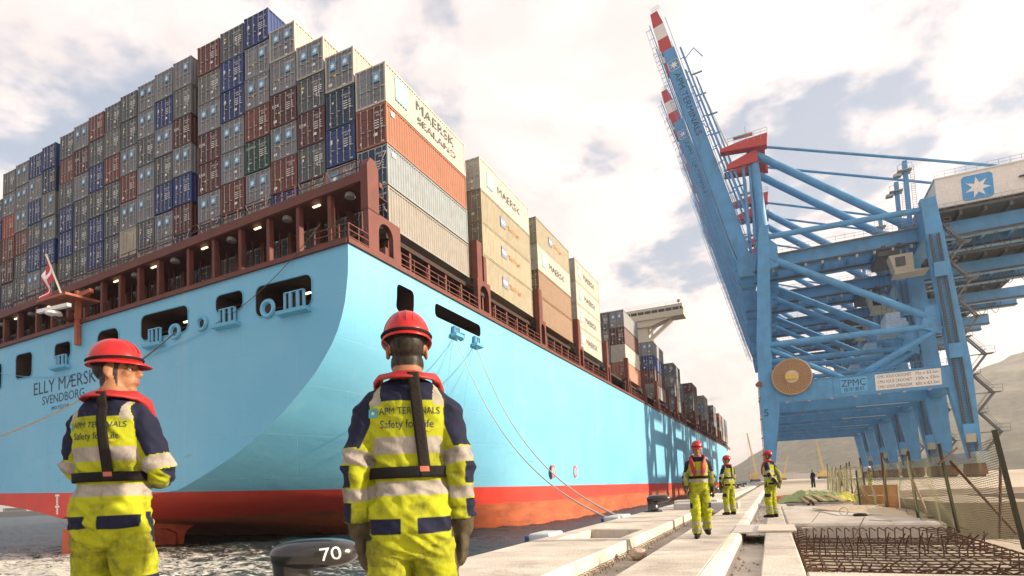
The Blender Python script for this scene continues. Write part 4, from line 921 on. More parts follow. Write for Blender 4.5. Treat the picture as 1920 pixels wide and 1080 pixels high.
    m = MB(); m.box(41.2, 41.6, 2.9, 3.2, 48.3, 48.8); m.box(40.3, 42.2, 2.7, 3.2, 49.0, 49.15); part('house_lamp', m, CDARK, mh)
    # --- pylon, head platform, back legs and stays
    for fy in (4.6, 12.9):
        m = MB(); m.tube([(1.55, fy if fy < 8 else fy+1.2, 47.6), (.55, fy+1.0, 66.2)], [.95, .80], 16); part('pylon_leg', m, CB, None, 50)
        for dx in (-2.6, -1.4): m = MB(); m.tube([(dx+1.4, fy+.4, 48), (dx+1.2, fy+.7, 65)], .28, 8); part('pylon_strut', m, CB, None, 50)
        m = MB(); m.tube([(1.0, fy+1.0, 65.6), (25.6, fy+.8, 44.6)], .72, 14); part('back_leg', m, CB, None, 50)
        m = MB(); m.tube([(2.0, fy+1.0, 67.0), (27.0, fy+.9, 57.2), (41.0, fy+.8, 51.6)], .26, 8); part('back_stay', m, CB, None, 50)
        m = MB(); m.box(25.0, 25.7, fy+.5, fy+1.2, 44.4, 57.2); st = part('stay_post', m)
        m = MB(); m.box(24.0, 26.2, fy-.4, fy+1.8, 55.1, 55.25); m.bar((24, fy-.4, 56.2), (26.2, fy-.4, 56.2), .06, .06); m.bar((24, fy-.4, 55.2), (24, fy-.4, 56.2), .06, .06); m.bar((26.2, fy-.4, 55.2), (26.2, fy-.4, 56.2), .06, .06); m.box(23.4, 24.6, fy-.2, fy+.8, 54.3, 54.8); part('lamp_platform', m, CGALV, st)
        m = MB()
        for i in range(26): m.box(26.0, 26.6, fy+.5, fy+.6, 44.6+i*.42, 44.66+i*.42)
        m.bar((26.0, fy+.55, 44.4), (26.0, fy+.55, 56), .06, .06); m.bar((26.6, fy+.55, 44.4), (26.6, fy+.55, 56), .06, .06); part('stay_ladder', m, CGALV, st)
    m = MB(); m.prism([(-5.4, 66.9), (3.2, 66.0), (3.4, 68.4), (-1.0, 68.2), (-5.4, 67.5)], 3.6, 5.4, lambda a, b, c: (a, c, b)); m.prism([(-4.4, 63.4), (1.4, 63.6), (1.4, 66.0), (-.6, 65.6), (-4.4, 64.4)], 4.4, 5.0, lambda a, b, c: (a, c, b))
    hd = part('head_frame', m, CRED); m = MB(); m.prism([(-5.4, 66.9), (3.2, 66.0), (3.4, 68.4), (-1.0, 68.2), (-5.4, 67.5)], 13.6, 15.4, lambda a, b, c: (a, c, b)); m.box(-.6, 2.8, 5.4, 13.6, 66.4, 68.0); part('head_beam', m, CRED, hd)
    m = MB()
    for zo in (.55, 1.1): m.bar((-5, 3.6, 68+zo), (3.4, 3.6, 68.4+zo), .06, .06)
    for i in range(8): m.bar((-5+i*1.2, 3.6, 67.5), (-5+i*1.2, 3.6, 69.4), .06, .06)
    m.bar((-.5, 4, 68.2), (-.5, 4, 71.0), .09, .09); m.box(-2.8, .8, 4, 5, 69.3, 69.5); part('head_rail', m, CGALV, hd)
    # --- raised boom (twin girders) with striped tip
    hx, hz = -2.0, 43.6; bd = Vector((-14.6, 0, 58.8)); bl = bd.length; bd.normalize(); bn = Vector((bd.z, 0, -bd.x))   # bn points landward/up
    boom = empty('boom'); boom.parent = o
    for gy in (5.0, 12.4):
        def bq(mb, s0, s1, w0, w1, off=0.0, ya=gy, yb=gy+1.5):
            A, B = Vector((hx, 0, hz))+bd*s0, Vector((hx, 0, hz))+bd*s1; v = []
            for P_, w in ((A, w0), (B, w1)):
                for yy in (ya, yb):
                    for sg in ((-1, 1) if yy == ya else (1, -1)): q = P_+bn*(off+sg*w/2); v.append((q.x, yy, q.z))
            mb.hexa(v); return mb
        m = bq(bq(MB(), 0, 8, 2.0, 2.7), 8, 51, 2.7, 2.5); part('boom_girder', m, CB, boom); bo = boom
        for (s0, s1, w0, w1, mm) in ((51, 54.0, 2.3, 2.3, CRED), (54, 57.2, 2.3, 2.25, CWHT), (57.2, 60.6, 2.25, 1.5, CRED)): part('tip_band', bq(MB(), s0, s1, w0, w1, -.25), mm, bo)
        # trolley rail, walkway with rails along the underside
        m = bq(MB(), 2, 58, .18, .18, -1.85, gy-.5, gy+.1); bq(m, 2, 58, .10, .10, 1.55, gy-.35, gy); part('boom_rail', m, CB, bo)
        m = MB(); org = Vector((hx, gy-.7, hz))
        for off in (-2.3, -2.9): m.bar(org+bd*3+bn*off, org+bd*57+bn*off, .07, .07)
        for i in range(26): m.bar(org+bd*(3+i*2.15)+bn*-1.8, org+bd*(3+i*2.15)+bn*-2.9, .07, .07)
        part('boom_walkway_rail', m, CB, bo)
        # folded forestay links on the landward face
        m = MB(); P0 = org+Vector((0, .9, 0))
        m.bar(P0+bd*8+bn*3.1, P0+bd*50+bn*2.3, .34, .45, (0,1,0)); m.bar(P0+bd*12+bn*3.9, P0+bd*42+bn*3.2, .30, .30, (0,1,0))
        for i in range(12): s = 8+i*3.6; m.bar(P0+bd*s+bn*1.5, P0+bd*s+bn*(3.2-.02*s), .14, .14)
        for s in (16, 24, 33, 43): m.bar(P0+bd*s+bn*2.4, P0+bd*(s-.4)+bn*4.6, .30, .22)
        part('forestay_link', m, CB, bo)
        m = MB(); m.prism([(hx-1.4, hz-2.4), (hx+1.2, hz-2.6), (hx+2.2, hz+1.6), (hx-.4, hz+2.2), (hx-1.8, hz+1.0)], gy-.25, gy+1.75, lambda a, b, c: (a, c, b)); part('hinge_bracket', m, CB, bo)
        if gy < 8:
            c0 = Vector((hx, gy-.02, hz))
            t = text_mesh('boom_lettering', 'APM TERMINALS', 1.8, CINK, align='LEFT'); w = max(v.co.x for v in t.vertices)
            for v in t.vertices: v.co.x *= 15.2/w
            q = link('boom_lettering', t, boom); q.matrix_local = frame(-bd, bn, c0+bd*45.0+bn*-.05)
            m = MB(); pts = rrect(2.3, 2.2, .4, 4)
            m.tube([(a, b, 0) for a, b in pts+pts[:1]], .06, 5, cap=False); q = part('boom_emblem_frame', m, CWHT, boom); q.matrix_local = frame(-bd, bn, c0+bd*47.0)
            m = MB(); m.prism(star_pts(.95, 7, .4), 0, .02); q2 = part('boom_emblem_star', m, CWHT, boom); q2.matrix_local = frame(-bd, bn, c0+bd*47.0)
    for s in (6, 14, 22, 30, 38, 46, 50): m = MB(); A = Vector((hx, 6.5, hz))+bd*s; m.bar(A, A+Vector((0, 6, 0)), 1.0, .8, bn); part('boom_tie', m, CB, boom)
    m = MB(); A = Vector((hx, 4.6, hz))+bd*60; 
    for i in range(7): m.bar(A+bn*(i*.3-.6), A+bn*(i*.3-.6)+bd*1.3, .05, .05)
    m.bar(A+bn*-.6+bd*1.3, A+bn*1.2+bd*1.3, .05, .05); m.bar(A+bn*-.6+bd*.7, A+bn*1.2+bd*.7, .05, .05); part('tip_rail', m, CGALV, boom)
    m = MB(); A = Vector((hx, 5, hz))+bd*47+bn*2.4; m.tube([A, A+bn*2.2+bd*1.2, A+bn*3.2-bd*1.6], .12, 6); part('lamp_arm', m, CB, boom)
    # hoist ropes from the pylon head to the boom
    for k, (s, yy) in enumerate(((44, 5.4), (40, 6.0), (36, 13.0))):
        m = MB(); A = Vector((hx, yy, hz))+bd*s+bn*3.0; m.tube([A, (-3.5, yy, 67.6)], .07, 5); part('hoist_rope', m, CGALV)
    # --- operator cab, trolley and spreader
    m = MB(); m.box(20.0, 24.2, 5.0, 14, 40.4, 41.5); m.box(20.6, 21.2, 4.6, 14.4, 41.5, 42.2); m.box(23.0, 23.6, 4.6, 14.4, 41.5, 42.2); tr = part('trolley', m, CDARK)
    m = MB(); m.hexa([(22.2,3.6,36.6),(25,3.6,36.6),(25,6.4,36.6),(22.2,6.4,36.6),(21.4,3.6,39.8),(25,3.6,39.8),(25,6.4,39.8),(21.4,6.4,39.8)]); m.box(22.0, 27.0, 3.2, 6.8, 36.2, 36.55); cab = part('operator_cab', m, CREAM)
    m = MB(); m.box(22.3, 23.8, 3.5, 3.58, 37.6, 39.3); part('cab_window', m, GLS, cab)
    m = MB(); m.bar((23.5, 5, 39.8), (23.5, 5, 41), .3, .3); m.bar((24.6, 5.6, 39.8), (24.6, 5.6, 41), .3, .3); part('cab_hanger', m, CB, cab)
    m = MB(); m.box(20.2, 23.2, 4.0, 15.0, 27.2, 28.4); m.box(20.6, 22.8, 6.5, 12.5, 28.4, 30.2); m.box(20.0, 23.4, 3.6, 4.6, 26.6, 27.6); m.box(20.9, 22.5, 6.4, 6.5, 28.8, 29.7); part('spreader', m, mat('spreader_grey_blue', (.30, .40, .52), .5, var=.2))
    for (x, y) in ((20.9, 7), (22.5, 7), (20.9, 12), (22.5, 12)): m = MB(); m.tube([(x, y, 30.2), (x, y, 40.4)], .05, 5); part('hoist_rope', m, CDARK)
    # --- lift tower, ladder cage and stairs on the landside leg
    m = MB()
    for i in range(90): z = 3.5+i*.42; x = lerp(29.9, 27.4, (z-2.6)/38); m.box(x-.35, x+.35, -.32, -.26, z, z+.06)
    for s in (-.35, .35): m.bar((29.9+s, -.3, 3), (27.4+s, -.3, 41), .08, .08)
    for s in (-.62, .62): m.bar((29.9+s, -.45, 3), (27.4+s, -.45, 41), .22, .3)
    part('leg_ladder', m, CDARK)
    m = MB()
    for z in (6.2, 19.6, 33.5): x = lerp(29.9, 27.4, (z-2.6)/38); m.box(x-1.0, x+.8, -.9, -.5, z, z+2.4)
    part('lift_landing', m, CB)
    m = MB(); m.box(28.9, 30.2, -1.0, -.4, 5.6, 7.0); part('electric_cabinet', m, CREAM)
    flights = []; z = 4.0; sx = 1
    while z < 40:
        xc = lerp(32.9, 30.2, (z-4)/36)
        st = MB(); a = Vector((xc-1.2*sx, 1.0, z)); b = Vector((xc+1.2*sx, 1.0, z+3.2))
        for yy in (.5, 1.5): st.bar(a+Vector((0, yy-1, 0)), b+Vector((0, yy-1, 0)), .08, .25); st.bar(a+Vector((0, yy-1, 1)), b+Vector((0, yy-1, 1)), .05, .05)
        for i in range(9): p = a.lerp(b, i/9); st.box(p.x-.14, p.x+.14, .5, 1.5, p.z, p.z+.04)
        st.box(b.x-.9, b.x+.9, .1, 1.9, b.z-.06, b.z)
        for xx in (-.9, .9): st.bar((b.x+xx, .1, b.z), (b.x+xx, .1, b.z+1.1), .05, .05)
        st.bar((b.x-.9, .1, b.z+1.1), (b.x+.9, .1, b.z+1.1), .05, .05); st.bar((b.x-.9, .1, b.z+.55), (b.x+.9, .1, b.z+.55), .05, .05); st.bar((b.x-.9, .6, b.z-.1), (xc-3.0, .6, b.z-.1), .15, .15)
        part('stair_flight', st, mat('stair_steel', (.13, .135, .14), .6, var=.15)); z += 3.2; sx = -sx
    # --- cable reel, maker's plate and load signs on the portal beam
    m = MB(); c = Vector((4.3, -.55, 19.4)); vs = []
    rl = MB(); rl.tube([c+Vector((0, -.06, 0)), c+Vector((0, .06, 0))], 3.25, 40); reel = part('cable_reel', rl, REELM, None, 30)
    for k in range(40): a = 2*math.pi*k/40; sp = MB(); sp.bar(c+Vector((1.1*math.cos(a), -.10, 1.1*math.sin(a))), c+Vector((3.25*math.cos(a), -.10, 3.25*math.sin(a))), .10, .14, (0,1,0)); part('spoke', sp, mat('reel_rim', (.40, .25, .13), .6), reel)
    rm = MB(); rm.tube([c+Vector((3.25*math.cos(a), -.06, 3.25*math.sin(a))) for a in np.linspace(0, 2*math.pi, 41)], .13, 6, cap=False); part('rim', rm, mat('reel_rim', (.40, .25, .13), .6), reel)
    hb = MB(); hb.tube([c+Vector((0, -.2, 0)), c+Vector((0, .4, 0))], 1.15, 24); part('hub', hb, mat('hub_pale', (.55, .46, .33), .5), reel); hb = MB(); hb.box(c.x-1.0, c.x+.8, -1.2, -.7, c.z-.5, c.z+.35); part('reel_motor', hb, YEL, reel)
    m = MB(); m.prism([(-1.7, 18.2), (-.7, 18.2), (-.7, 19.0), (-1.4, 19.2), (-1.9, 18.7)], -.3, -.05, lambda a, b, c: (a, c, b)); part('cable_guide', m, CBOG)
    m = MB(); m.box(11.9, 16.0, -.035, .045, 15.6, 18.2); part('maker_plate', m, mat('plate_blue', (.10, .34, .58), .5))
    q = link('maker_lettering', text_mesh('maker_lettering', 'ZPMC', 1.7, CINK), o); q.matrix_local = frame((1,0,0), (0,0,1), (13.95, -.045, 17.2)); q.scale = (.85, 1, 1)
    q = link('maker_lettering', text_mesh('maker_lettering', '\u632F\u534E\u6E2F\u673A', .8, CINK), o); q.matrix_local = frame((1,0,0), (0,0,1), (13.95, -.045, 16.05))
    m = MB(); m.box(17.2, 26.6, -.035, .045, 15.5, 18.25); sg = part('load_sign', m, CWHT)
    for i, (a, b) in enumerate((('CMU SOUS CROCHET', '75t x 63.5m'), ('CMU SOUS CROCHET', '100t x 55m'), ('CMU SOUS SPREADER', '65t x 63.5m'))):
        for s, x, al in ((a, 17.5, 'LEFT'), (b, 26.3, 'RIGHT')): tm = text_mesh('sign_lettering', s, .72, CINK, align=al); ww = max(abs(v.co.x) for v in tm.vertices); tw = (5.0 if al == 'LEFT' else 3.3); t = link('sign_lettering', tm, sg); t.matrix_local = frame((1,0,0), (0,0,1), (x, -.045, 17.75-.87*i)); t.scale = (tw/ww if ww > tw else 1, 1, 1)
    q = link('crane_number', text_mesh('crane_number', '5', 1.9, CINK), o); q.matrix_local = frame((1,0,0), (0,0,1), (-.35, -.02, 13.2))
    m = MB(); m.tube([(-1.45, -.1, 18.2), (-1.3, -.1, 2.0)], .06, 5)
    for z in (16, 12, 8.5, 4.5): m.box(-1.55, -1.1, -.2, .05, z, z+.18)
    m.lathe([(.2, 0), (.28, .3), (.2, .6)], (-1.3, -.15, 3.2), 8); part('power_cable', m, CBOG)
    return o
CR0 = make_crane((-1.6+.2, 117, 0), 'nearest blue quay crane with cable reel and load sign, red-tipped boom raised')
H_ = Vector((-2.0, 0, 43.6))
for k, (w, y, an) in enumerate((('second', 142.5, -2.0), ('third', 169, -1.2), ('fourth', 196, -.8), ('farthest', 222, -.6))):
    c = copy_tree(CR0); c.location = (-1.4+qx(y)-qx(117), y, 0); c['label'] = f'{w} blue quay crane in the receding row, red-tipped boom raised'
    for ch in c.children:
        if ch.name.startswith('boom') and ch.type == 'EMPTY': ch.matrix_basis = Matrix.Translation(H_) @ Matrix.Rotation(R(an), 4, 'Y') @ Matrix.Translation(-H_)

# ================================================================ THINGS ON AND ROUND THE QUAY
BLK = mat('bollard_black_paint', (0.014, 0.014, 0.015), 0.22, var=0.3, scale=6, dirt=(0.05, 0.04, 0.035), dirt_amt=0.6, dscale=7, bump=0.25, bscale=14, coat=0.4)
RUST = mat('rebar_rust', (0.085, 0.042, 0.024), 0.85, var=0.3, scale=12); WOOD = mat('plank_wood', (0.40, 0.28, 0.17), 0.8, var=0.2, scale=4, dirt=(.2,.14,.09), dirt_amt=.5, dscale=6, dstretch=(1,.15,1)); PLY = mat('plywood', (0.60, 0.47, 0.31), 0.7, var=0.12, scale=3, dirt=(.38,.29,.2), dirt_amt=.5, dscale=3)
def superell(c, r, e=0.6, nu=24, nv=14):
    def f(u, v):
        a = (u-.5)*2*math.pi; b = (v-.5)*math.pi; sp = lambda w, m: math.copysign(abs(w)**m, w)
        return (c[0]+r[0]*sp(math.cos(b), e)*sp(math.cos(a), e), c[1]+r[1]*sp(math.cos(b), e)*sp(math.sin(a), e), c[2]+r[2]*sp(math.sin(b), e))
    return f
def bollard(loc, label, num=None, grp='black mooring bollards along the quay edge', rz=0.0):
    o = empty('mooring_bollard', loc, rz, label, 'bollard', grp)
    m = MB(); m.lathe([(.34, 0), (.34, .045), (.27, .06), (.21, .12), (.19, .30), (.20, .44), (.22, .50)], (-.16, 0, 0), 24); m.build('post', BLK, o, 50)
    h = MB(); h.grid(superell((.06, 0, .49), (.43, .27, .148), .78), 36, 18); hd = h.build('head', BLK, o, 70)
    for k in range(6): a = k*math.pi/3; b = MB(); b.lathe([(.03, 0), (.03, .07), (.012, .075)], (-.16+.285*math.cos(a), .285*math.sin(a), 0), 6); b.build('anchor_bolt', BLK, o)
    if num:
        t = text_mesh('painted_number', num, .185, mat('paint_white_rough', (.72, .70, .66), .7, var=.2, scale=20), align='CENTER'); bm = bmesh.new(); bm.from_mesh(t); bmesh.ops.subdivide_edges(bm, edges=[e for e in bm.edges if e.calc_length() > .03], cuts=2); bmesh.ops.triangulate(bm, faces=bm.faces); bm.to_mesh(t); bm.free()
        bv = BVHTree.FromPolygons([v.co for v in hd.data.vertices], [p.vertices[:] for p in hd.data.polygons])
        for v in t.vertices:
            x = .27+v.co.x*1.1-v.co.y*.15; z = .495+v.co.y*.95+v.co.x*.08; hit = bv.ray_cast(Vector((x, -1, z)), Vector((0, 1, 0)))[0]; v.co = (x, (hit.y if hit else -.1)-.004, z)
        link('painted_number', t, o)
    return o
bollard((-4.32, 4.45, 0), 'large black bollard with a white painted number in the foreground', '70', rz=R(28))
bollard((-4.05+qx(22), 21.9, 0), 'black bollard on the coping beside the walking man', rz=R(8))
for k, y in enumerate((33, 43, 54, 66, 80, 96)):
    bollard((-4.0+qx(y), y, 0), f'small distant black bollard, {ordinal(k)} of the row beyond the grey beam', rz=R(8))
# steel and concrete pieces on the coping
m = MB(); qbox(m, -3.62, -1.30, 22.9, 24.4, 0.0, .24, 1, .02); tag(m.build('precast_beam', mat('precast_grey', (.42, .42, .41), .85, var=.1, bump=.3)), 'long grey precast beam lying across the trench behind the walking man', 'beam')
m = MB(); qbox(m, -3.9, -2.2, 25.0, 26.0, 0.0, .30, 1, .02); tag(m.build('precast_beam', CONC), 'pale concrete beam just beyond the grey beam on the coping', 'beam')
for (y0, y1, w) in ((11.7, 12.6, 'beside the open recess'), (17.9, 19.6, 'where the mooring ropes reach the quay')):
    o = empty('fender_panel', (-4.6, y0, 0), 0, f'blue-faced fender panel on the quay edge {w}', 'fender', 'fender panels on the quay edge')
    m = MB(); qbox(m, -5.02, -4.55, y0, y1, -1.4, .07, 1, .03); q = m.build('fender_cap', mat('fender_grey', (.50, .54, .55), .6, var=.12), o); q.parent = o; q.matrix_parent_inverse = Matrix.Translation((4.6, -y0, 0))
    m = MB(); qbox(m, -5.10, -5.02, y0-.05, y1+.05, -1.6, .02); q = m.build('fender_face', mat('fender_blue', (.03, .06, .18), .6), o); q.matrix_parent_inverse = Matrix.Translation((4.6, -y0, 0))
def rock(loc, r, label, seed):
    bm = bmesh.new(); bmesh.ops.create_icosphere(bm, subdivisions=4, radius=1); me = bpy.data.meshes.new('rock')
    for v in bm.verts:
        p = v.co.copy(); d = 1+.22*noise.noise(p*1.3+Vector((seed,)*3))+.10*noise.noise(p*3.1+Vector((seed,)*3))+.03*noise.noise(p*9); v.co = Vector((p.x*r[0], p.y*r[1], p.z*r[2]))*d
    bm.to_mesh(me); bm.free(); me.materials.append(mat('rock_pale', (.42, .33, .25), .9, var=.25, scale=5, bump=.6, bscale=20)); me.shade_smooth(); o = link('rock', me); o.location = loc; tag(o, label, 'rock'); return o
rock((-2.36, 10.2, -.16), (.16, .14, .11), 'pale rounded rock lying in the trench', 3.3)
random.seed(11)
for k in range(16):
    y = random.uniform(7, 26); me = None
gm = MB()
for k in range(420):
    y = 6+34*random.random()**1.5; x = random.choice((random.uniform(-2.66, -1.9), random.uniform(-2.66, -1.9), random.uniform(-.7, -.32), random.uniform(-.72, -.6))); r = random.uniform(.008, .028); c = (x+qx(y), y, (-.27 if x < -1.5 else -.235)); gm.lathe([(r*.6, -r*.3), (r, .1*r), (r*.5, r*.8)], c, 5)
q = gm.build('rubble', DIRT, kind='stuff'); q['label'] = 'loose grit and rubble in the trench and channel'; q['category'] = 'rubble'
# rebar stubs along the foot of the coping slab
o = empty('starter_bars', (-2.7, 8, -.3), 0, 'row of rusty rebar loops along the foot of the coping slab', 'rebar')
y = 6.3
for k in range(70):
    x = -2.685+qx(y); s = random.uniform(.8, 1.2); m = MB(); m.tube([(x, y, -.20), (x+.05*s, y-.01, -.185), (x+.10*s, y+.01, -.20), (x+.125*s, y+random.uniform(-.03, .03), -.29)], .0055, 5); q = m.build('rebar_loop', RUST, o); q.matrix_parent_inverse = Matrix.Translation((2.7, -8, .3)); y += .115+.0032*k+random.uniform(-.02, .02)
m = MB(); m.tube([(-2.60+qx(t)+.004*math.sin(t*3), t, -.205) for t in np.arange(6.2, 24, .5)], .006, 5); q = m.build('long_bar', RUST, o); q.matrix_parent_inverse = Matrix.Translation((2.7, -8, .3))
# cover plate over the rail channel, plank beside it
m = MB(); qbox(m, -.92, -.28, 12.5, 14.6, -.02, .012, 1, .006); tag(m.build('cover_plate', mat('plate_pale', (.60, .55, .48), .6, var=.1)), 'pale metal cover plate bridging the rail channel', 'plate')
m = MB(); qbox(m, -.44, .26, 12.45, 14.0, .016, .045, 1, .006); tag(m.build('timber_board', mat('board_pale', (.66, .58, .46), .75, var=.1)), 'short pale board overlapping the edge of the rebar pit', 'board')
# ---------------- open pit of reinforcement
def rebar_cage():
    random.seed(5); o = empty('reinforcement_cage', (1.7, 11, -.8), 0, 'rusty reinforcement cage filling the open pit at lower right', 'rebar cage'); Mi = Matrix.Translation((-1.7, -11, .8))
    def bar(pts, r=.011): m = MB(); m.tube(pts, r, 5); q = m.build('bar', RUST, o); q.matrix_parent_inverse = Mi
    for zl in (-.62, -.30):
        for k in range(22): y = 7.5+k*.33; bar([(.22+qx(y), y, zl+random.uniform(-.015, .015)), (1.7+qx(y), y+random.uniform(-.04, .04), zl-.015), (3.2+qx(y), y, zl+random.uniform(-.015, .015))])
        for k in range(16): x = .3+k*.19; bar([(x, 7.4, zl+.02), (x+random.uniform(-.03, .03), 11, zl+.01), (x-.06, 14.5, zl+.02)])
    for k in range(20): x = .26+k*.15; bar([(x-.02, 14.45, -.72), (x-.02+random.uniform(-.03, .03), 14.45, -.10), (x, 14.2, -.06), (x+.02, 13.7, -.08)], .012)
    for k in range(24): x = .3+k*.125+random.uniform(-.03, .03); h = random.uniform(-.06, .02); l = random.uniform(-.10, .14); y = 12.4+random.uniform(-.5, .5); bar([(x, y, -.70), (x+.01, y, -.28), (x+l*.4, y-.1, -.16), (x+l, y-.22, h)], .012)
    for k in range(24): x = .35+k*.12+random.uniform(-.03, .03); y = 9.4+random.uniform(-.6, .6); l = random.uniform(-.12, .18); bar([(x, y, -.70), (x+.02, y+.02, -.28), (x+l, y-.3, -.12)], .011)
    for k in range(18): x = .3+k*.17; y = 7.5; bar([(x, y, -.72), (x, y+.03, -.12), (x-.10, y+.40, -.05), (x-.18, y+.55, -.12)], .012)
    for k in range(14): y = 7.7+k*.5; bar([(.24+qx(y), y, -.72), (.24+qx(y), y, -.14), (.42+qx(y), y+.03, -.10)], .012)
    for k in range(20): y = 7.6+k*.35; bar([(3.15+qx(y), y, -.72), (3.17+qx(y), y, -.22), (2.9+qx(y), y+.05, -.10), (2.6+qx(y), y+.05, -.14)], .012)
    bar([(1.0, 12.9, -.5), (1.5, 14.1, .16)], .009); bar([(1.65, 14.8, .06), (2.1, 14.9, .02)], .006); bar([(.55, 14.9, .02), (.75, 15.1, .25)], .006); bar([(2.6, 8.2, -.2), (3.3, 10.2, .0)], .012)
rebar_cage()
m = MB(); m.box(.32, .52, 14.2, 14.36, -.07, -.05); tag(m.build('timber_board', PLY), 'small pale offcut lying on the rebar at the pit edge', 'board')
# ---------------- sheets, planks, tarpaulin, formwork, block behind the slab
def sheet(name, c, ang, w, d, t, tilt, m_, label, cat):
    b = MB(); b.box(-w/2, w/2, -d/2, d/2, 0, t); o = b.build(name, m_); o.location = c; o.rotation_euler = (tilt[0], tilt[1], R(ang)); tag(o, label, cat); return o
sheet('plywood_sheet', (2.25, 18.6, .04), 24, 1.22, 4.4, .03, (R(1.2), R(-3)), PLY, 'large tan plywood sheet tilted on the concrete slab', 'plywood sheet')
sheet('plywood_sheet', (1.55, 19.2, .008), 8, 1.0, 3.4, .018, (0, R(-.6)), mat('ply_white', (.64, .58, .50), .7, var=.1), 'pale board lying flat under the tilted plywood sheet', 'plywood sheet')
m = MB(); m.grid(superell((1.75, 17.2, .03), (.17, .12, .05), .8), 12, 8); tag(m.build('cloth_bundle', mat('cloth_dark', (.03, .028, .03), .9, bump=.8, bscale=30), smooth=60), 'small dark cloth bundle on the pale board', 'cloth')
o = empty('lifting_eye', (1.42, 17.6, .02), 0, 'small steel lifting ring on the pale board', 'ring'); m = MB(); m.tube([(.10*math.cos(a), 0, .09+.10*math.sin(a)) for a in np.linspace(0, 2*math.pi, 17)], .012, 6, cap=False); m.build('ring', CGALV, o)
def tarp(c, sx, sy, sz, m_, label, seed, rot=0):
    def f(u, v):
        x = (u-.5)*2; y = (v-.5)*2; r2 = x*x+y*y; h = max(0, 1-r2*.95)**.7*sz; p = Vector((x*2.4+seed, y*2.4, seed)); h *= 1+.45*noise.noise(p); h += sz*(.34*(1-2.2*abs(noise.noise(p*1.7+Vector((y,x*1.5,0)))))+.20*(1-2.2*abs(noise.noise(p*3.9))))*max(0,1-r2*.6); return (c[0]+x*sx, c[1]+y*sy, c[2]+max(h, .0)+.012*math.sin(9*x+5*y))
    m = MB(); m.grid(f, 80, 64); return tag(m.build('tarpaulin', m_, smooth=180), label, 'tarpaulin')
tarp((1.15, 28.2, .04), 1.35, 1.6, .30, mat('tarp_green', (.25, .31, .11), .6, var=.15, scale=3), 'crumpled green tarpaulin heaped on the concrete block', 1.7)
tarp((2.25, 27.6, .03), .85, .9, .20, mat('tarp_yellow', (.72, .68, .10), .6, var=.15, scale=3), 'bright yellow plastic sheet beside the green tarpaulin', 4.2)
tarp((.05, 29.4, .03), .8, 1.1, .16, mat('tarp_red', (.48, .10, .05), .7, var=.15, scale=3), 'folded orange-red cloth at the end of the green tarpaulin', 8.2)
for k, (x0, y0, z0, x1, y1, z1, w) in enumerate(((.75, 28.2, .34, 1.10, 24.6, .12, .14), (.98, 28.4, .40, 1.45, 24.7, .13, .16), (1.5, 28.0, .36, 2.05, 24.4, .10, .20), (.62, 27.8, .26, .85, 24.7, .08, .10))):
    m = MB(); m.bar((x0, y0, z0), (x1, y1, z1), w, .04); tag(m.build('timber_plank', WOOD), f'weathered plank, {ordinal(k)} of those leaning against the tarpaulin heap', 'plank', 'planks by the tarpaulin')
m = MB(); m.tube([(.85+.2*t, 25.4-.5*t, -.10+.25*math.sin(t*3.1)) for t in np.linspace(0, 1, 8)], .05, 6); m.box(.55, 1.4, 24.6, 25.0, -.42, -.05); tag(m.build('steel_offcut', RUST), 'rusty steel offcut under the planks', 'steel scrap')
m = MB(); m.box(0.36, 2.4, 24.3, 26.3, -.42, -.05); tag(m.build('concrete_block', CONC_G), 'low grey concrete block in front of the tarpaulin heap', 'concrete block')
fo = empty('formwork_panel', (3.0, 24.0, -.4), R(-34), 'orange formwork panel of plywood squares behind the netting', 'formwork')
for i in range(5):
    for j in range(3): m = MB(); m.box(-.60+i*.25, -.36+i*.25, -.02, .02, .04+j*.34, .365+j*.34); m.build('panel', mat('form_orange', (.48, .19, .05), .6, var=.15, rand=.12), fo)
m = MB(); m.box(-.64, .68, .02, .07, 0, .05); m.box(-.64, .68, .02, .07, 1.02, 1.07); m.box(-.64, -.58, .02, .07, .05, 1.02); m.box(.62, .68, .02, .07, .05, 1.02); m.build('frame', WOOD, fo)
m = MB(); m.prism([(2.95, 19.3), (3.25, 15.4), (4.9, 15.0), (4.6, 20.5)], -.45, .36); tag(m.build('concrete_block', mat('block_tan', (.33, .27, .19), .9, var=.15, scale=2, dirt=(.2,.16,.11), dirt_amt=.6, dscale=2)), 'tall tan concrete block behind the leaning fence posts', 'concrete block')
m = MB(); m.box(3.9, 22, 21.4, 22.1, -.45, .34); tag(m.build('concrete_beam', mat('beam_brown_grey', (.26, .22, .18), .9, var=.2, scale=1)), 'long low grey-brown beam behind the netting at right', 'beam')
m = MB(); m.box(4.2, 9, 30, 31.5, -.4, .30); tag(m.build('concrete_block', APRON), 'pale concrete block behind the netting', 'concrete block')
for k, (c, r) in enumerate((((3.3, 23.2, -.35), .16), ((3.6, 22.8, -.35), .2), ((3.25, 22.6, -.36), .12))): rock(c, (r, r, r*.8), f'pale broken stone, {ordinal(k)} of three at the foot of the formwork', 5+k)
dr = empty('cable_drum', (9.6, 21.5, -.4), R(20), 'big brown cable drum behind the netting at the right edge', 'drum')
for s in (-.55, .55): m = MB(); m.tube([(0, s-.04, 1.05), (0, s+.04, 1.05)], 1.05, 28); m.build('flange', mat('drum_brown', (.15, .085, .06), .8, var=.25, scale=3), dr, 40)
m = MB(); m.tube([(0, -.5, 1.05), (0, .5, 1.05)], .72, 24); m.build('cable_winding', mat('cable_grey', (.16, .16, .17), .7, bump=.6, bscale=20), dr, 40)
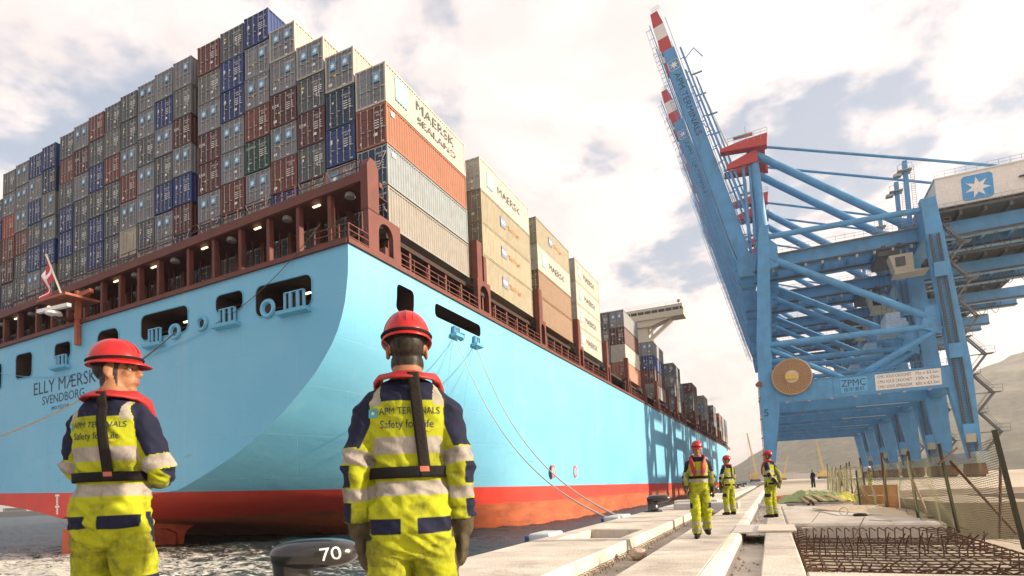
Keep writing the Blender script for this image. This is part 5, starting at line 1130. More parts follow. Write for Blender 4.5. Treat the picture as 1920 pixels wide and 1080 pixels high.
# ---------------- leaning fence with netting
def make_fence():
    o = empty('netting_fence', (3, 20, -.4), 0, 'sagging green net fence on leaning dark posts along the right side', 'fence'); Mi = Matrix.Translation((-3, -20, .4))
    DK = mat('post_dark_green', (.035, .032, .015), .75, var=.3, scale=6); RB = mat('post_brown', (.09, .035, .02), .8, var=.3)
    spec = [((1922, 1030), (1864, 806), 10.2, .055, DK), ((1797, 995), (1760, 832), 12.7, .048, DK), ((1722, 970), (1702, 846), 16.2, .055, DK), ((1664, 955), (1653, 849), 19.6, .075, RB), ((1613, 950), (1605, 882), 22.8, .05, DK), ((1628, 948), (1612, 858), 24.5, .06, DK), ((1600, 940), (1592, 866), 27.5, .05, RB), ((1588, 932), (1587, 868), 31, .05, RB), ((1576, 930), (1576, 872), 36, .05, RB), ((1568, 928), (1567, 876), 41, .05, RB), ((1561, 926), (1560, 875), 46, .05, RB), ((1552, 924), (1551, 870), 52, .06, RB)]
    P_ = []
    for (b, t, y, w, mm) in spec:
        B, T = cam_on_y(*b, y), cam_on_y(*t, y); B.z = min(B.z, -.05); m = MB(); m.bar(B, T, w, w, (0, 1, 0)); q = m.build('post', mm, o); q.matrix_parent_inverse = Mi; P_.append((B, T))
    for (a, b, y0, y1, r) in (((1905, 1000), (1782, 865), 12.2, 11.2, .022), ((1875, 1010), (1876, 858), 11.0, 11.0, .02), ((1740, 966), (1712, 900), 15.6, 15.9, .024), ((1760, 870), (1795, 840), 12.6, 12.9, .02)):
        m = MB(); m.tube([cam_on_y(*a, y0), cam_on_y(*b, y1)], r, 6); q = m.build('strut', WOOD if r == .024 else RB, o); q.matrix_parent_inverse = Mi
    NET = mat('net_olive', (.10, .095, .04), .9, var=.3, scale=2)
    order = [i for i in range(len(P_))]
    for i in range(len(P_)-1):
        (B0, T0), (B1, T1) = P_[i], P_[i+1]; L_ = (B1-B0).length; nu = max(6, int(L_/.16)); nv = 22; sc = 1.0 if i < 5 else 1.0
        full = .93 if i != 3 else .8
        def f(u, v):
            lo, hi = B0.lerp(B1, u), T0.lerp(T1, u); hi = lo.lerp(hi, full-.20*math.sin(u*math.pi)*(.4+.6*abs(noise.noise(Vector((i*3.1, u*2, 0)))))); lo = lo.lerp(hi, .04); p = lo.lerp(hi, v); n_ = noise.noise(Vector((u*L_*.9+i*7, v*1.6, 1.0))); k = math.sin(u*math.pi)**.5
            return p+Vector((.26*n_*k-.10*k*v, .05*k*noise.noise(Vector((u*5, v*4, i))), .07*k*noise.noise(Vector((u*4+9, v*3, i)))))
        m = MB(); g = [[f(a/nu, b/nv) for a in range(nu+1)] for b in range(nv+1)]; w = .0042 if i < 3 else .0065
        def ribbon(pts, d):
            n_ = len(pts); m.add([p-d for p in pts]+[p+d for p in pts], [(k, k+1, n_+k+1, n_+k) for k in range(n_-1)])
        sub = 2 if i < 3 else 1
        for b in range(nv*sub+1):
            bb = b/(nv*sub); ribbon([f(a/nu, bb) for a in range(nu+1)], Vector((0, 0, w)))
        nu2 = nu*(3 if i < 2 else 2)
        for a in range(nu2+1): ribbon([f(a/nu2, b/nv) for b in range(nv+1)], Vector((w*.5, w, 0)))
        q = m.build('netting', NET, o, kind='stuff'); q.matrix_parent_inverse = Mi
make_fence()
# ---------------- ropes
ROPE = mat('rope_white', (.45, .42, .36), .9, var=.15, scale=30); ROPED = mat('rope_grey_brown', (.11, .09, .065), .9, var=.25, scale=20)
def rope(name, pts, r, m_, label):
    m = MB(); m.tube(pts, r, 6)
    return tag(m.build(name, m_, smooth=60), label, 'rope')
def sag(a, b, s, n=28): return [Vector(a).lerp(Vector(b), t)+Vector((0, 0, -s*4*t*(1-t))) for t in np.linspace(0, 1, n)]
A1, A2 = cam_on_x(856, 634, -21.7), cam_on_x(893, 650, -21.7)
rope('mooring_rope', sag(A1, (-4.75+qx(18), 17.9, -.02), 2.3), .030, ROPE, 'white mooring rope from the aft side fairlead down to the quay')
rope('mooring_rope', sag(A2, (-4.75+qx(19), 18.8, .02), 2.2), .030, ROPE, 'white mooring rope from the forward side fairlead down to the quay')
A3 = cam_on_y(330, 622, YT-.3); rope('mooring_rope', sag(A3, cam_on_y(-60, 838, 15.0), .9), .045, ROPED, 'brown twisted rope from the stern chock to the left edge')
def loop(a, b, s, on, r, label):
    rope('messenger_line', sag(a, b, s), r, ROPED if r > .02 else HULL_PLAIN, label)
loop(cam_on_y(395, 612, YT-.15), cam_on_y(600, 420, YT-.2), .7, 0, .022, 'thin line hanging from the deck rail to the stern roller')
loop(cam_on_y(0, 700, YT-.12), cam_on_y(395, 615, YT-.12), 1.4, 0, .020, 'thin blue line slung along the transom below the openings')
loop(cam_on_x(850, 640, -21.85), cam_on_x(838, 745, -21.85), -.5, 0, .02, 'short loose line hanging down the side under the aft fairlead')
loop(cam_on_x(888, 652, -21.85), cam_on_x(868, 790, -21.85), -.7, 0, .02, 'long loose line hanging down the side under the forward fairlead')
# ---------------- workboat far out on the left
def workboat():
    c = cam_on_z(35, 967.5, WATER_Z); d = Vector((-c.y, c.x, 0)).normalized(); o = empty('workboat', (c.x, c.y, WATER_Z), math.atan2(-d.y, -d.x), 'dark low workboat on the water beyond the stern', 'boat')
    m = MB(); pr = [(-14, 2.2), (-15, 4.2), (-9, 3.2), (16, 2.8), (16, -.8), (-12, -.8)]; m.prism(pr, -4, 4, lambda a, b, k: (a, k, b)); m.build('hull', mat('boat_dark', (.03, .035, .045), .6), o)
    m = MB(); m.box(-8, 4, -3, 3, 3.0, 5.6); w = m.build('cabin', mat('boat_grey', (.07, .075, .08), .6), o); m = MB(); m.box(-7, 3, -3.05, -3.0, 4.2, 5.0); m.build('window_band', GLS, w); m = MB(); m.tube([(-2, 0, 5.6), (-2, 0, 11)], .2, 6); m.build('mast', CDARK, o)
workboat()
# ---------------- far port: lattice cranes, sheds
def lattice_crane(x, y, h, lean, label, k):
    o = empty('crawler_crane', (x, y, 0), R(20), label, 'crane', 'far lattice cranes'); o.scale = (.55, .55, .9); YC = mat('far_crane_yellow', (.50, .33, .10), .6)
    m = MB(); m.box(-3, 3, -1.8, 1.8, 1.4, 4.2); m.box(-5.4, -2.6, -1.8, 1.8, 1.6, 3.2); m.build('cab', YC, o); m = MB(); m.box(-3.5, 3.5, -2.6, -1.4, 0, 1.3); m.box(-3.5, 3.5, 1.4, 2.6, 0, 1.3); m.build('crawler_tracks', CDARK, o)
    m = MB(); n = 18; tip = Vector((lean, 0, h)); b0 = Vector((1.5, 0, 2.5)); off = [Vector((s, t, 0)) for s in (-.7, .7) for t in (-.7, .7)]
    for q in off: m.tube([b0+q, tip+q*.4], .13, 4)
    for i in range(n):
        a, b = i/n, (i+1)/n
        for u, v in ((0, 1), (1, 3), (3, 2), (2, 0)): m.tube([b0.lerp(tip, a)+off[u]*(1-.6*a), b0.lerp(tip, b)+off[v]*(1-.6*b)], .08, 4)
    m.build('lattice_boom', YC, o, kind='stuff'); m = MB(); m.tube([tip, (-4.5, 0, 6)], .06, 4); m.tube([(-4, 0, 3), (-4.5, 0, 6)], .1, 4); m.build('pendant', CDARK, o)
for k, (u, v, y, h, ln, w) in enumerate(((1416, 900, 300, 26, -4, 'yellow lattice crane just right of the ship'), (1468, 899, 420, 20, 8, 'leaning pale lattice crane under the portal'), (1543, 897, 330, 21, -3.5, 'upright tan lattice crane behind the man in black'))):
    p = cam_on_y(u, v, y); lattice_crane(p.x, y, h, ln, w, k)
random.seed(3)
for k in range(9):
    y = random.uniform(600, 1100); u = 1385+k*24+random.uniform(-8, 8); p = cam_on_y(u, 890, y); w, h = random.uniform(14, 40), random.uniform(4, 9)
    o = empty('port_shed', (p.x, y, 0), 0, f'far low pale shed at the foot of the hills, {ordinal(k)} from the ship', 'shed', 'far port sheds'); m = MB(); m.box(-w/2, w/2, 0, 16, -.4, h); m.build('wall', mat('shed_pale', (.55, .52, .48), .8, rand=.3), o); m = MB(); m.prism([(-w/2-.5, h), (w/2+.5, h), (0, h+2.2)], -.5, 16.5, lambda a, b, c: (a, c, b)); m.build('roof', mat('shed_roof', (.40, .34, .30), .8, rand=.3), o)

# ================================================================ PEOPLE
def wear_material():
    m = bpy.data.materials.new('workwear_and_skin'); m.use_nodes = True; nt = m.node_tree; N = nt.nodes.new; L = nt.links.new; b = nt.nodes['Principled BSDF']
    tc = N('ShaderNodeTexCoord')
    def nz(sc, st=(1,1,1), det=5, rough=.6):
        mp = N('ShaderNodeMapping'); mp.inputs['Scale'].default_value = st; L(tc.outputs['Object'], mp.inputs[0]); n_ = N('ShaderNodeTexNoise'); n_.inputs['Scale'].default_value = sc; n_.inputs['Detail'].default_value = det; n_.inputs['Roughness'].default_value = rough; L(mp.outputs[0], n_.inputs['Vector']); return n_.outputs['Fac']
    def mr(x, a, c, lo=0.0, hi=1.0):
        q = N('ShaderNodeMapRange'); q.inputs['From Min'].default_value = a; q.inputs['From Max'].default_value = c; q.inputs['To Min'].default_value = lo; q.inputs['To Max'].default_value = hi; L(x, q.inputs['Value']); return q.outputs[0]
    def M(op, a, c):
        q = N('ShaderNodeMath'); q.operation = op
        for i, x in enumerate((a, c)):
            if isinstance(x, (int, float)): q.inputs[i].default_value = x
            else: L(x, q.inputs[i])
        return q.outputs[0]
    def mix(f, a, c):
        q = N('ShaderNodeMix'); q.data_type = 'RGBA'; L(f, q.inputs['Factor'])
        for k, x in (('A', a), ('B', c)):
            if isinstance(x, tuple): q.inputs[k].default_value = (*x, 1)
            else: L(x, q.inputs[k])
        return q.outputs['Result']
    def at(n): q = N('ShaderNodeAttribute'); q.attribute_name = n; return q.outputs['Fac']
    def step(n): return mr(at(n), -.0022, .0022)
    col = mix(mr(nz(6), .3, .7), (.27, .295, .009), (.36, .385, .014))
    sil = mix(mr(nz(14, (1, 1, .5)), .35, .7), (.34, .315, .28), (.22, .20, .175))
    col = mix(step('silver'), col, sil)
    # grime: blotches and smears, denser where work rubs (hips, thighs, cuffs)
    g = M('MULTIPLY', mr(M('ADD', nz(7.0, (1, 1, .7), 8, .7), at('grime')), .60, .78), .78)
    col = mix(g, col, (.060, .050, .020))
    col = mix(step('navy'), col, mix(mr(nz(9), .3, .7), (.006, .008, .026), (.013, .016, .038)))
    col = mix(step('shoe'), col, (.012, .011, .011)); col = mix(step('glove'), col, mix(mr(nz(18), .35, .65), (.035, .030, .018), (.085, .068, .038)))
    col = mix(step('skin'), col, mix(mr(nz(16), .3, .7), (.24, .108, .056), (.33, .155, .082)))
    col = mix(step('lip'), col, (.26, .085, .06)); col = mix(step('hair'), col, mix(mr(nz(90, (1, 1, .25)), .35, .7), (.010, .008, .007), (.045, .035, .028)))
    L(col, b.inputs['Base Color']); b.inputs['Roughness'].default_value = .75; b.inputs['Specular IOR Level'].default_value = .22; L(mr(at('skin'), -.002, .002, .80, .48), b.inputs['Roughness'])
    bp = N('ShaderNodeBump'); bp.inputs['Strength'].default_value = .7; bp.inputs['Distance'].default_value = .012
    h = M('ADD', M('MULTIPLY', nz(11, (1.2, 1.2, .8), 3), 1.0), M('MULTIPLY', nz(260, (1, 1, 1), 2), .10)); h = M('MULTIPLY', h, mr(at('skin'), -.002, .002, 1.0, .12)); L(h, bp.inputs['Height']); L(bp.outputs[0], b.inputs['Normal'])
    return m
WEAR = wear_material()
REDV = mat('life_vest_red', (.30, .009, .010), .6, var=.15, scale=6, bump=.5, bscale=18, dirt=(.22, .02, .02), dirt_amt=.4, dscale=8); HELM = mat('helmet_red', (.38, .007, .006), .32, var=.08, scale=8, coat=.25, spec=.4, dirt=(.2,.02,.015), dirt_amt=.4, dscale=14); STRAP = mat('strap_black', (.007, .0065, .0065), .8, spec=.2, var=.2, bump=.2, bscale=90); STRAPW = mat('strap_taupe', (.013, .011, .009), .8, spec=.2, var=.15, bump=.2, bscale=90); INKT = mat('print_navy', (.012, .02, .05), .8)
def loft(mb, rings, n=22, e=2.0):
    """rings: (centre, side vector * rx, front vector * ry); closed skin with rounded ends"""
    vs = []; fs = []
    for c, s, f_ in rings:
        for k in range(n):
            a = 2*math.pi*k/n; ca, sa = math.cos(a), math.sin(a); x = math.copysign(abs(ca)**(2/e), ca); y = math.copysign(abs(sa)**(2/e), sa); vs.append(Vector(c)+Vector(s)*x+Vector(f_)*y)
    for i in range(len(rings)-1):
        for k in range(n): fs.append((i*n+k, i*n+(k+1) % n, (i+1)*n+(k+1) % n, (i+1)*n+k))
    fs.append(tuple(range(n))[::-1]); fs.append(tuple(range((len(rings)-1)*n, len(rings)*n))); mb.add(vs, fs)
def tubeR(mb, pts, rad, n=14, flat=1.0, side=(1,0,0)):
    pts = [Vector(p) for p in pts]; rings = []
    for i, p in enumerate(pts):
        t = (pts[min(i+1, len(pts)-1)]-pts[max(i-1, 0)]).normalized(); s = Vector(side); s = (s-t*s.dot(t)).normalized(); f_ = t.cross(s); rings.append((p, s*rad[i], f_*rad[i]*flat))
    a, b = rings[0], rings[-1]; ta = (pts[0]-pts[1]).normalized(); tb = (pts[-1]-pts[-2]).normalized()
    rings = [(a[0]+ta*rad[0]*.75, a[1]*.45, a[2]*.45), (a[0]+ta*rad[0]*.4, a[1]*.85, a[2]*.85)]+rings+[(b[0]+tb*rad[-1]*.4, b[1]*.85, b[2]*.85), (b[0]+tb*rad[-1]*.75, b[1]*.45, b[2]*.45)]
    loft(mb, rings, n)
def ellip(mb, M_, c, r, n=16):
    rings = []
    for i in range(1, 10):
        a = -math.pi/2+math.pi*i/10; rings.append((M_ @ Vector((c[0], c[1], c[2]+r[2]*math.sin(a))), (M_.to_3x3() @ Vector((1,0,0)))*r[0]*math.cos(a), (M_.to_3x3() @ Vector((0,1,0)))*r[1]*math.cos(a)))
    loft(mb, rings, n)
TORSO = [(.78,.10,.085,-.01), (.84,.150,.118,-.015), (.90,.164,.132,-.022), (.97,.164,.134,-.022), (1.04,.154,.122,-.008), (1.10,.152,.120,0), (1.18,.158,.124,.002), (1.27,.166,.126,-.003), (1.35,.172,.122,-.010), (1.41,.172,.112,-.016), (1.455,.155,.097,-.018), (1.495,.112,.080,-.016), (1.53,.070,.068,-.010), (1.58,.058,.064,.004), (1.64,.056,.064,.012)]
def hand(mb, wrist, dirv, palm_n, side, s=1.0, curl=.5, glove=True):
    """palm and five fingers of unequal length, each bent at its knuckles; the thumb leaves the side of the palm"""
    d = Vector(dirv).normalized(); pn = Vector(palm_n); pn = (pn-d*pn.dot(d)).normalized(); sd = d.cross(pn)*side; g = 1.22 if glove else 1.0; w = Vector(wrist)
    R_ = []
    for t, a, b in ((-.02, .030, .024), (.02, .036, .020), (.06, .043, .019), (.092, .041, .016)): R_.append((w+d*t*s, sd*a*g*s, pn*b*g*s))
    loft(mb, R_, 14)
    for k, (off, ln, r) in enumerate(((.031, .072, .0092), (.0105, .080, .0096), (-.0105, .074, .0092), (-.031, .058, .0082))):
        p = w+d*.088*s+sd*off*1.12*g*s; cur = d.copy(); pts = [p-d*.02]; rad = [r*g]
        for j, fr in enumerate((.45, .32, .23)):
            p = p+cur*ln*fr*s*1.05; pts.append(p); rad.append(r*g*(1-.10*j)); an = curl*(.7+.35*j+.10*k); cur = (cur*math.cos(an)+pn*math.sin(an)).normalized()
        tubeR(mb, pts, rad, 9, 1.0, sd)
    p = w+d*.025*s+sd*.034*g*s; t1 = (d*.62+sd*.62+pn*.35).normalized(); t2 = (d*.92+sd*.10+pn*.42).normalized()
    tubeR(mb, [p-t1*.015, p+t1*.036*s, p+t1*.036*s+t2*.030*s, p+t1*.036*s+t2*.056*s], [.0135*g, .012*g, .0108*g, .009*g], 9, 1.0, pn)
def helmet(parent, M_, peak=True, band=True, col=None):
    h = MB(); n = 28; rows = []
    for i in range(11):
        a = i/10*math.pi/2; z = .128*math.sin(a); rr = math.cos(a)**.85; rows.append((.106*rr+.0005, .128*rr+.0005, z))
    vs = []; fs = []
    for rx, ry, z in rows:
        for k in range(n): an = 2*math.pi*k/n; vs.append((rx*math.cos(an), ry*math.sin(an), z))
    for i in range(10):
        for k in range(n): fs.append((i*n+k, i*n+(k+1) % n, (i+1)*n+(k+1) % n, (i+1)*n+k))
    h.add(vs, fs); hm = col or HELM
    o = h.build('helmet', hm, parent, 70); o.matrix_local = M_ @ Matrix.Scale(.955, 4); sol = o.modifiers.new('s', 'SOLIDIFY'); sol.thickness = .004
    b = MB(); vs = []; fs = []
    for j in range(4):
        for k in range(n):
            an = 2*math.pi*k/n; fr = max(0, math.sin(an)); e = (.010+.042*fr**2.2)*(j/3); vs.append(((.106+e*.8)*math.cos(an), (.128+e)*math.sin(an), .004-.020*(j/3)**1.3-.006*fr*(j/3)))
    for j in range(3):
        for k in range(n): fs.append((j*n+k, j*n+(k+1) % n, (j+1)*n+(k+1) % n, (j+1)*n+k))
    b.add(vs, fs); q = b.build('brim', hm, o, 80); s_ = q.modifiers.new('s', 'SOLIDIFY'); s_.thickness = .004
    r = MB()
    for x in (-.034, 0, .034):
        pts = []
        for t in np.linspace(-.80, .80, 17): a = t*math.pi/2; pts.append((x*(1-.25*abs(t)), .1295*math.sin(a)*math.sqrt(max(0, 1-(x/.106)**2)), .129*math.cos(a)**.85*math.sqrt(max(0, 1-(x/.106)**2))))
        r.tube(pts, [.0035 if 0 < i < 16 else .001 for i in range(17)], 6)
    r.build('ridge', hm, o, 60)
    if band:
        g = MB(); pts = [(.1085*math.cos(a), .1305*math.sin(a), .012+.006*math.sin(a)) for a in np.linspace(0, 2*math.pi, 33)]; g.tube(pts, .0075, 6, cap=False); g.build('band', STRAP, o, 60)
    hn = MB(); vs = []; fs = []
    for j in range(5):
        for k in range(15): an = math.pi+math.pi*k/14; vs.append(((.093-.006*j)*math.cos(an), (.112-.004*j)*math.sin(an), -.002-.012*j))
    for j in range(4):
        for k in range(14): fs.append((j*15+k, j*15+k+1, (j+1)*15+k+1, (j+1)*15+k))
    hn.add(vs, fs); q = hn.build('harness', STRAPW, o, 60); s_ = q.modifiers.new('s', 'SOLIDIFY'); s_.thickness = .003
    return o
def person(loc, facing, label, J=None, voxel=.011, head_turn=0, head_tilt=0, style='crew', scale=1.0, detail=1, gloves=True, group='dock workers in red helmets', lean=0.0, helmet_col=None):
    """facing: compass bearing in degrees clockwise from +Y; joints J override the relaxed standing pose"""
    o = empty('person', loc, R(-facing), label, 'person', group); o.scale = (scale,)*3
    P = {}
    for s, k in ((1, 'R'), (-1, 'L')):
        P.update({'hip'+k: (s*.082, -.005, .90), 'knee'+k: (s*.112, .02, .50), 'ank'+k: (s*.120, -.015, .10), 'toe'+k: (s*.150, .15, .035), 'sh'+k: (s*.152, -.015, 1.432), 'el'+k: (s*.196, -.045, 1.160), 'wr'+k: (s*.210, .035, .912), 'hd'+k: (s*.02, .22, -1.0), 'pn'+k: (-s, .25, 0)})
    P.update(J or {}); P = {k: Vector(v) for k, v in P.items()}
    mb = MB(); X = Vector((1, 0, 0)); Y = Vector((0, 1, 0))
    def tw(z): return lean*max(0, z-.9)
    loft(mb, [((0, yc+tw(z), z), X*rx, Y*ry) for z, rx, ry, yc in TORSO], 30, 2.5)
    tmb = MB(); loft(tmb, [((0, yc+tw(z), z), X*rx, Y*ry) for z, rx, ry, yc in TORSO], 40, 2.5)
    arms = {}; legs = {}
    for s, k in ((1, 'R'), (-1, 'L')):
        sh, el, wr = P['sh'+k], P['el'+k], P['wr'+k]; sh = sh+Vector((0, tw(sh.z), 0)); arms[k] = (sh, el, wr)
        ax = (el-sh).normalized(); bx = (wr-el).normalized(); pts = [sh+Vector((-s*.045, 0, .012)), sh+ax*.05, sh.lerp(el, .5), el-ax*.03, el+bx*.035, el.lerp(wr, .5), wr-bx*.03, wr+bx*.005]
        tubeR(mb, pts, [.052, .064, .061, .056, .057, .054, .050, .046], 18, 1.0, Vector((s*.9, -.4, 0)))
        hand(mb, wr+bx*.012, bx*.7+P['hd'+k].normalized()*.5, P['pn'+k], s, 1.0, .38, gloves)
        if gloves: tubeR(mb, [wr-bx*.035, wr+bx*.02], [.050, .046], 16, .9)
        hp, kn, an, to = P['hip'+k], P['knee'+k], P['ank'+k], P['toe'+k]; legs[k] = (hp, kn, an)
        pts = [hp+Vector((0, 0, -.01)), hp.lerp(kn, .30), hp.lerp(kn, .65), kn, kn.lerp(an, .3), kn.lerp(an, .7), an+Vector((0, 0, .04)), an+Vector((0, 0, -.005))]
        tubeR(mb, pts, [.096, .097, .090, .083, .081, .078, .077, .075], 20, 1.06, X)
        f_ = (to-an); f_.z = 0; f_.normalize(); sd = f_.cross(Vector((0, 0, 1))); dz = an.z-.10; base = Vector((an.x, an.y, dz))
        loft(mb, [(base+f_*t+Vector((0, 0, zc)), sd*w, Vector((0, 0, 1))*h) for t, zc, w, h in ((-.095, .045, .022, .035), (-.08, .05, .040, .048), (0, .055, .044, .054), (.07, .048, .047, .046), (.13, .038, .048, .036), (.17, .030, .036, .028), (.185, .026, .016, .016))], 14, 2.6)
    # head, turned on the neck
    hc = Vector((0, .016+tw(1.68), 1.652)); HM = Matrix.Translation(hc) @ Matrix.Rotation(R(-head_turn), 4, 'Z') @ Matrix.Rotation(R(head_tilt), 4, 'X')
    for c, r in (((0, -.012, .036), (.076, .097, .088)), ((0, .022, -.030), (.060, .068, .078)), ((0, .058, -.092), (.030, .028, .024)), ((0, .070, -.055), (.032, .022, .022)), ((0, .074, .036), (.052, .018, .014)), ((.036, .060, -.012), (.022, .022, .022)), ((-.036, .060, -.012), (.022, .022, .022)), ((.056, .0, -.055), (.014, .04, .03)), ((-.056, .0, -.055), (.014, .04, .03))): ellip(mb, HM, c, r)
    tubeR(mb, [HM @ Vector(p) for p in ((0, .084, .022), (0, .098, .002), (0, .108, -.018))], [.0085, .011, .0135], 10); ellip(mb, HM, (.010, .094, -.022), (.009, .010, .008)); ellip(mb, HM, (-.010, .094, -.022), (.009, .010, .008))
    for zz, ry in ((-.047, .011), (-.058, .012)): ellip(mb, HM, (0, .088, zz), (.024, ry, .0065))
    for s in (1, -1):
        Em = HM @ Matrix.Translation((s*.079, -.008, -.002)) @ Matrix.Rotation(R(s*24), 4, 'Z') @ Matrix.Rotation(R(-8), 4, 'X')
        ellip(mb, Em, (0, 0, .004), (.009, .021, .031)); ellip(mb, Em, (s*.004, .004, -.020), (.009, .012, .014))
    me = bpy.data.meshes.new('raw'); me.from_pydata([tuple(v) for v in mb.v], [], mb.f); ro = bpy.data.objects.new('raw', me); COL.objects.link(ro)
    rm = ro.modifiers.new('r', 'REMESH'); rm.mode = 'VOXEL'; rm.voxel_size = voxel; sm = ro.modifiers.new('s', 'SMOOTH'); sm.factor = .5; sm.iterations = 3 if voxel < .009 else 2
    dg = bpy.context.evaluated_depsgraph_get(); bm_ = bpy.data.meshes.new_from_object(ro.evaluated_get(dg)); bpy.data.objects.remove(ro); bm_.name = 'body'
    nV = len(bm_.vertices); co = np.empty(nV*3); bm_.vertices.foreach_get('co', co); co = co.reshape(-1, 3); no = np.empty(nV*3); bm_.vertices.foreach_get('normal', no); no = no.reshape(-1, 3)
    # --- which limb each point belongs to
    zt = np.array([t[0] for t in TORSO]); rx = np.interp(co[:, 2], zt, [t[1] for t in TORSO]); ry = np.interp(co[:, 2], zt, [t[2] for t in TORSO]); yc = np.interp(co[:, 2], zt, [t[3] for t in TORSO])+lean*np.maximum(0, co[:, 2]-.9)
    dt = np.sqrt((co[:, 0]/rx)**2+((co[:, 1]-yc)/ry)**2); dt[co[:, 2] < .80] = 9
    def chain(pts, radf):
        best = np.full(nV, 9.); sl = np.zeros(nV); acc = 0; out = np.zeros((nV, 3)); 
        for a, b in zip(pts[:-1], pts[1:]):
            a, b = np.array(a), np.array(b); ab = b-a; l = np.linalg.norm(ab); t = np.clip(((co-a)@ab)/(l*l), 0, 1); q = a+t[:, None]*ab; d = np.linalg.norm(co-q, axis=1)/radf; w = d < best; best[w] = d[w]; sl[w] = acc+t[w]*l; out[w] = (co-q)[w]; acc += l
        return best, sl, out
    limb = np.zeros(nV, int); S = np.zeros(nV); OUT = np.zeros((nV, 3)); cur = dt.copy()
    for i, k in ((3, 'R'), (4, 'L')):
        hp, kn, an = legs[k]; b_, s_, o_ = chain([hp, kn, an, an+Vector((0, .05, -.1))], .105); w = (b_ < cur) & (co[:, 2] < .86); limb[w] = i; S[w] = s_[w]; OUT[w] = o_[w]; cur[w] = b_[w]
    for i, k in ((1, 'R'), (2, 'L')):
        sh, el, wr = arms[k]; tip = wr+(wr-el).normalized()*.2; b_, s_, o_ = chain([sh, el, wr, tip], .064); b_ = np.where(s_ > (el-sh).length+(wr-el).length+.02, b_*.8, b_); w = (b_ < cur) & (b_ < 1.7); limb[w] = i; S[w] = s_[w]; OUT[w] = o_[w]; cur[w] = b_[w]
    HMi = np.array(HM.inverted()); hl = (HMi[:3, :3] @ co.T).T+HMi[:3, 3]
    z = co[:, 2]; x = co[:, 0]; y = co[:, 1]-yc; T = limb == 0; A_ = (limb == 1) | (limb == 2); Lg = limb > 2
    neck = 1.525+.04*np.clip(-y/.08, -1, 1)*0
    headm = T & (z > 1.53)
    NEG = -.05; att = {n: np.full(nV, NEG) for n in ('navy', 'silver', 'glove', 'skin', 'hair', 'shoe', 'lip', 'grime')}
    if style == 'crew':
        att['navy'] = np.where(T, z-1.418, NEG)
        sb = np.maximum(.034-np.abs(z-1.238), .030-np.abs(z-1.062)); sb = np.maximum(sb, np.where(z > 1.40, .027-np.abs(np.abs(x)-.132), NEG)); att['silver'] = np.where(T, sb, NEG)
        att['navy'] = np.where(T & (np.abs(np.abs(x)-.132) < .027) & (z > 1.40), NEG, att['navy'])
        # back pocket flaps
        fl = np.minimum(.066-np.abs(np.abs(x)-.098), .030-np.abs(z-.915)); fl = np.minimum(fl, .072-np.abs(np.abs(x)-.098)-.35*np.maximum(0, .905-z)); att['navy'] = np.where((T | Lg) & (y < -.02) & (z < 1.0) & (z > .8), np.maximum(att['navy'], fl), att['navy'])
        hipp = np.minimum(.020-np.abs(y-.03), .075-np.abs(z-.88)); att['navy'] = np.where((T | Lg) & (np.abs(x) > .13) & (z < 1.0) & (z > .75), np.maximum(att['navy'], hipp), att['navy'])
        sgn = np.where(limb == 1, 1., -1.); ou = (OUT[:, 0]*sgn*.85-OUT[:, 1]*.10)
        nav = np.where(S < .25, ou+.020-.16*np.maximum(0, S-.08), ou-.022); nav = np.where(S < .06, np.maximum(nav, .01), nav); att['navy'] = np.where(A_, nav, att['navy'])
        att['silver'] = np.where(A_, np.maximum(.030-np.abs(S-.250), .026-np.abs(S-.390)), att['silver']); att['navy'] = np.where(A_ & (att['silver'] > -.004), NEG, att['navy'])
        att['silver'] = np.where(Lg, np.maximum(.026-np.abs(z-.27), .024-np.abs(z-.165)), att['silver'])
        kn = np.minimum(.05-np.abs(z-.60), .035-np.abs(np.abs(x)-.17)); att['navy'] = np.where(Lg & (z < .8), np.maximum(kn, att['navy']), att['navy'])
        att['grime'] = np.where(Lg, .12, .06)+np.where((z < 1.0) & (z > .75), .05, 0)+np.where(A_ & (S > .30), .07, 0)+np.where(A_ & (S > .45), .05, 0)
        att['grime'][T & (z > 1.0)] -= .015
    else:
        att['navy'] = np.where(z < 1.53, .05, NEG); att['grime'][:] = -.3
    al = (arms['R'][1]-arms['R'][0]).length+(arms['R'][2]-arms['R'][1]).length; all_ = (arms['L'][1]-arms['L'][0]).length+(arms['L'][2]-arms['L'][1]).length; alen = np.where(limb == 1, al, all_)
    hd_ = np.where(A_, S-alen+(.035 if gloves else -.004), NEG); att['glove' if gloves else 'skin'] = hd_
    for n_ in ('navy', 'silver'): att[n_] = np.where(A_ & (hd_ > -.001), NEG, att[n_])
    att['shoe'] = np.where(Lg, .095-(z-np.where(limb == 3, P['ankR'].z-.10, P['ankL'].z-.10)), NEG); att['silver'] = np.where(att['shoe'] > -.002, NEG, att['silver'])
    sk = np.where(T, z-1.512, NEG); att['skin'] = np.maximum(att['skin'], sk); att['navy'] = np.where(T & (sk > 0), NEG, att['navy']); att['silver'] = np.where(T & (sk > 0), NEG, att['silver'])
    att['hair'] = np.where(headm, np.minimum(np.minimum(.030-hl[:, 1]+.35*np.maximum(0, hl[:, 2]), hl[:, 2]+.074+.25*np.maximum(0, hl[:, 1]+.02)), .072-np.abs(hl[:, 0])+.03*(hl[:, 2] > .05)), NEG)
    att['hair'] = np.where(headm & (np.abs(hl[:, 0]) > .071) & (hl[:, 2] < .05), NEG, att['hair'])
    brow = np.where(headm & (hl[:, 1] > .05), np.minimum(.0055-np.abs(hl[:, 2]-.034+.25*np.maximum(0, np.abs(hl[:, 0])-.03)), .018-np.abs(np.abs(hl[:, 0])-.032)), NEG); att['hair'] = np.maximum(att['hair'], brow)
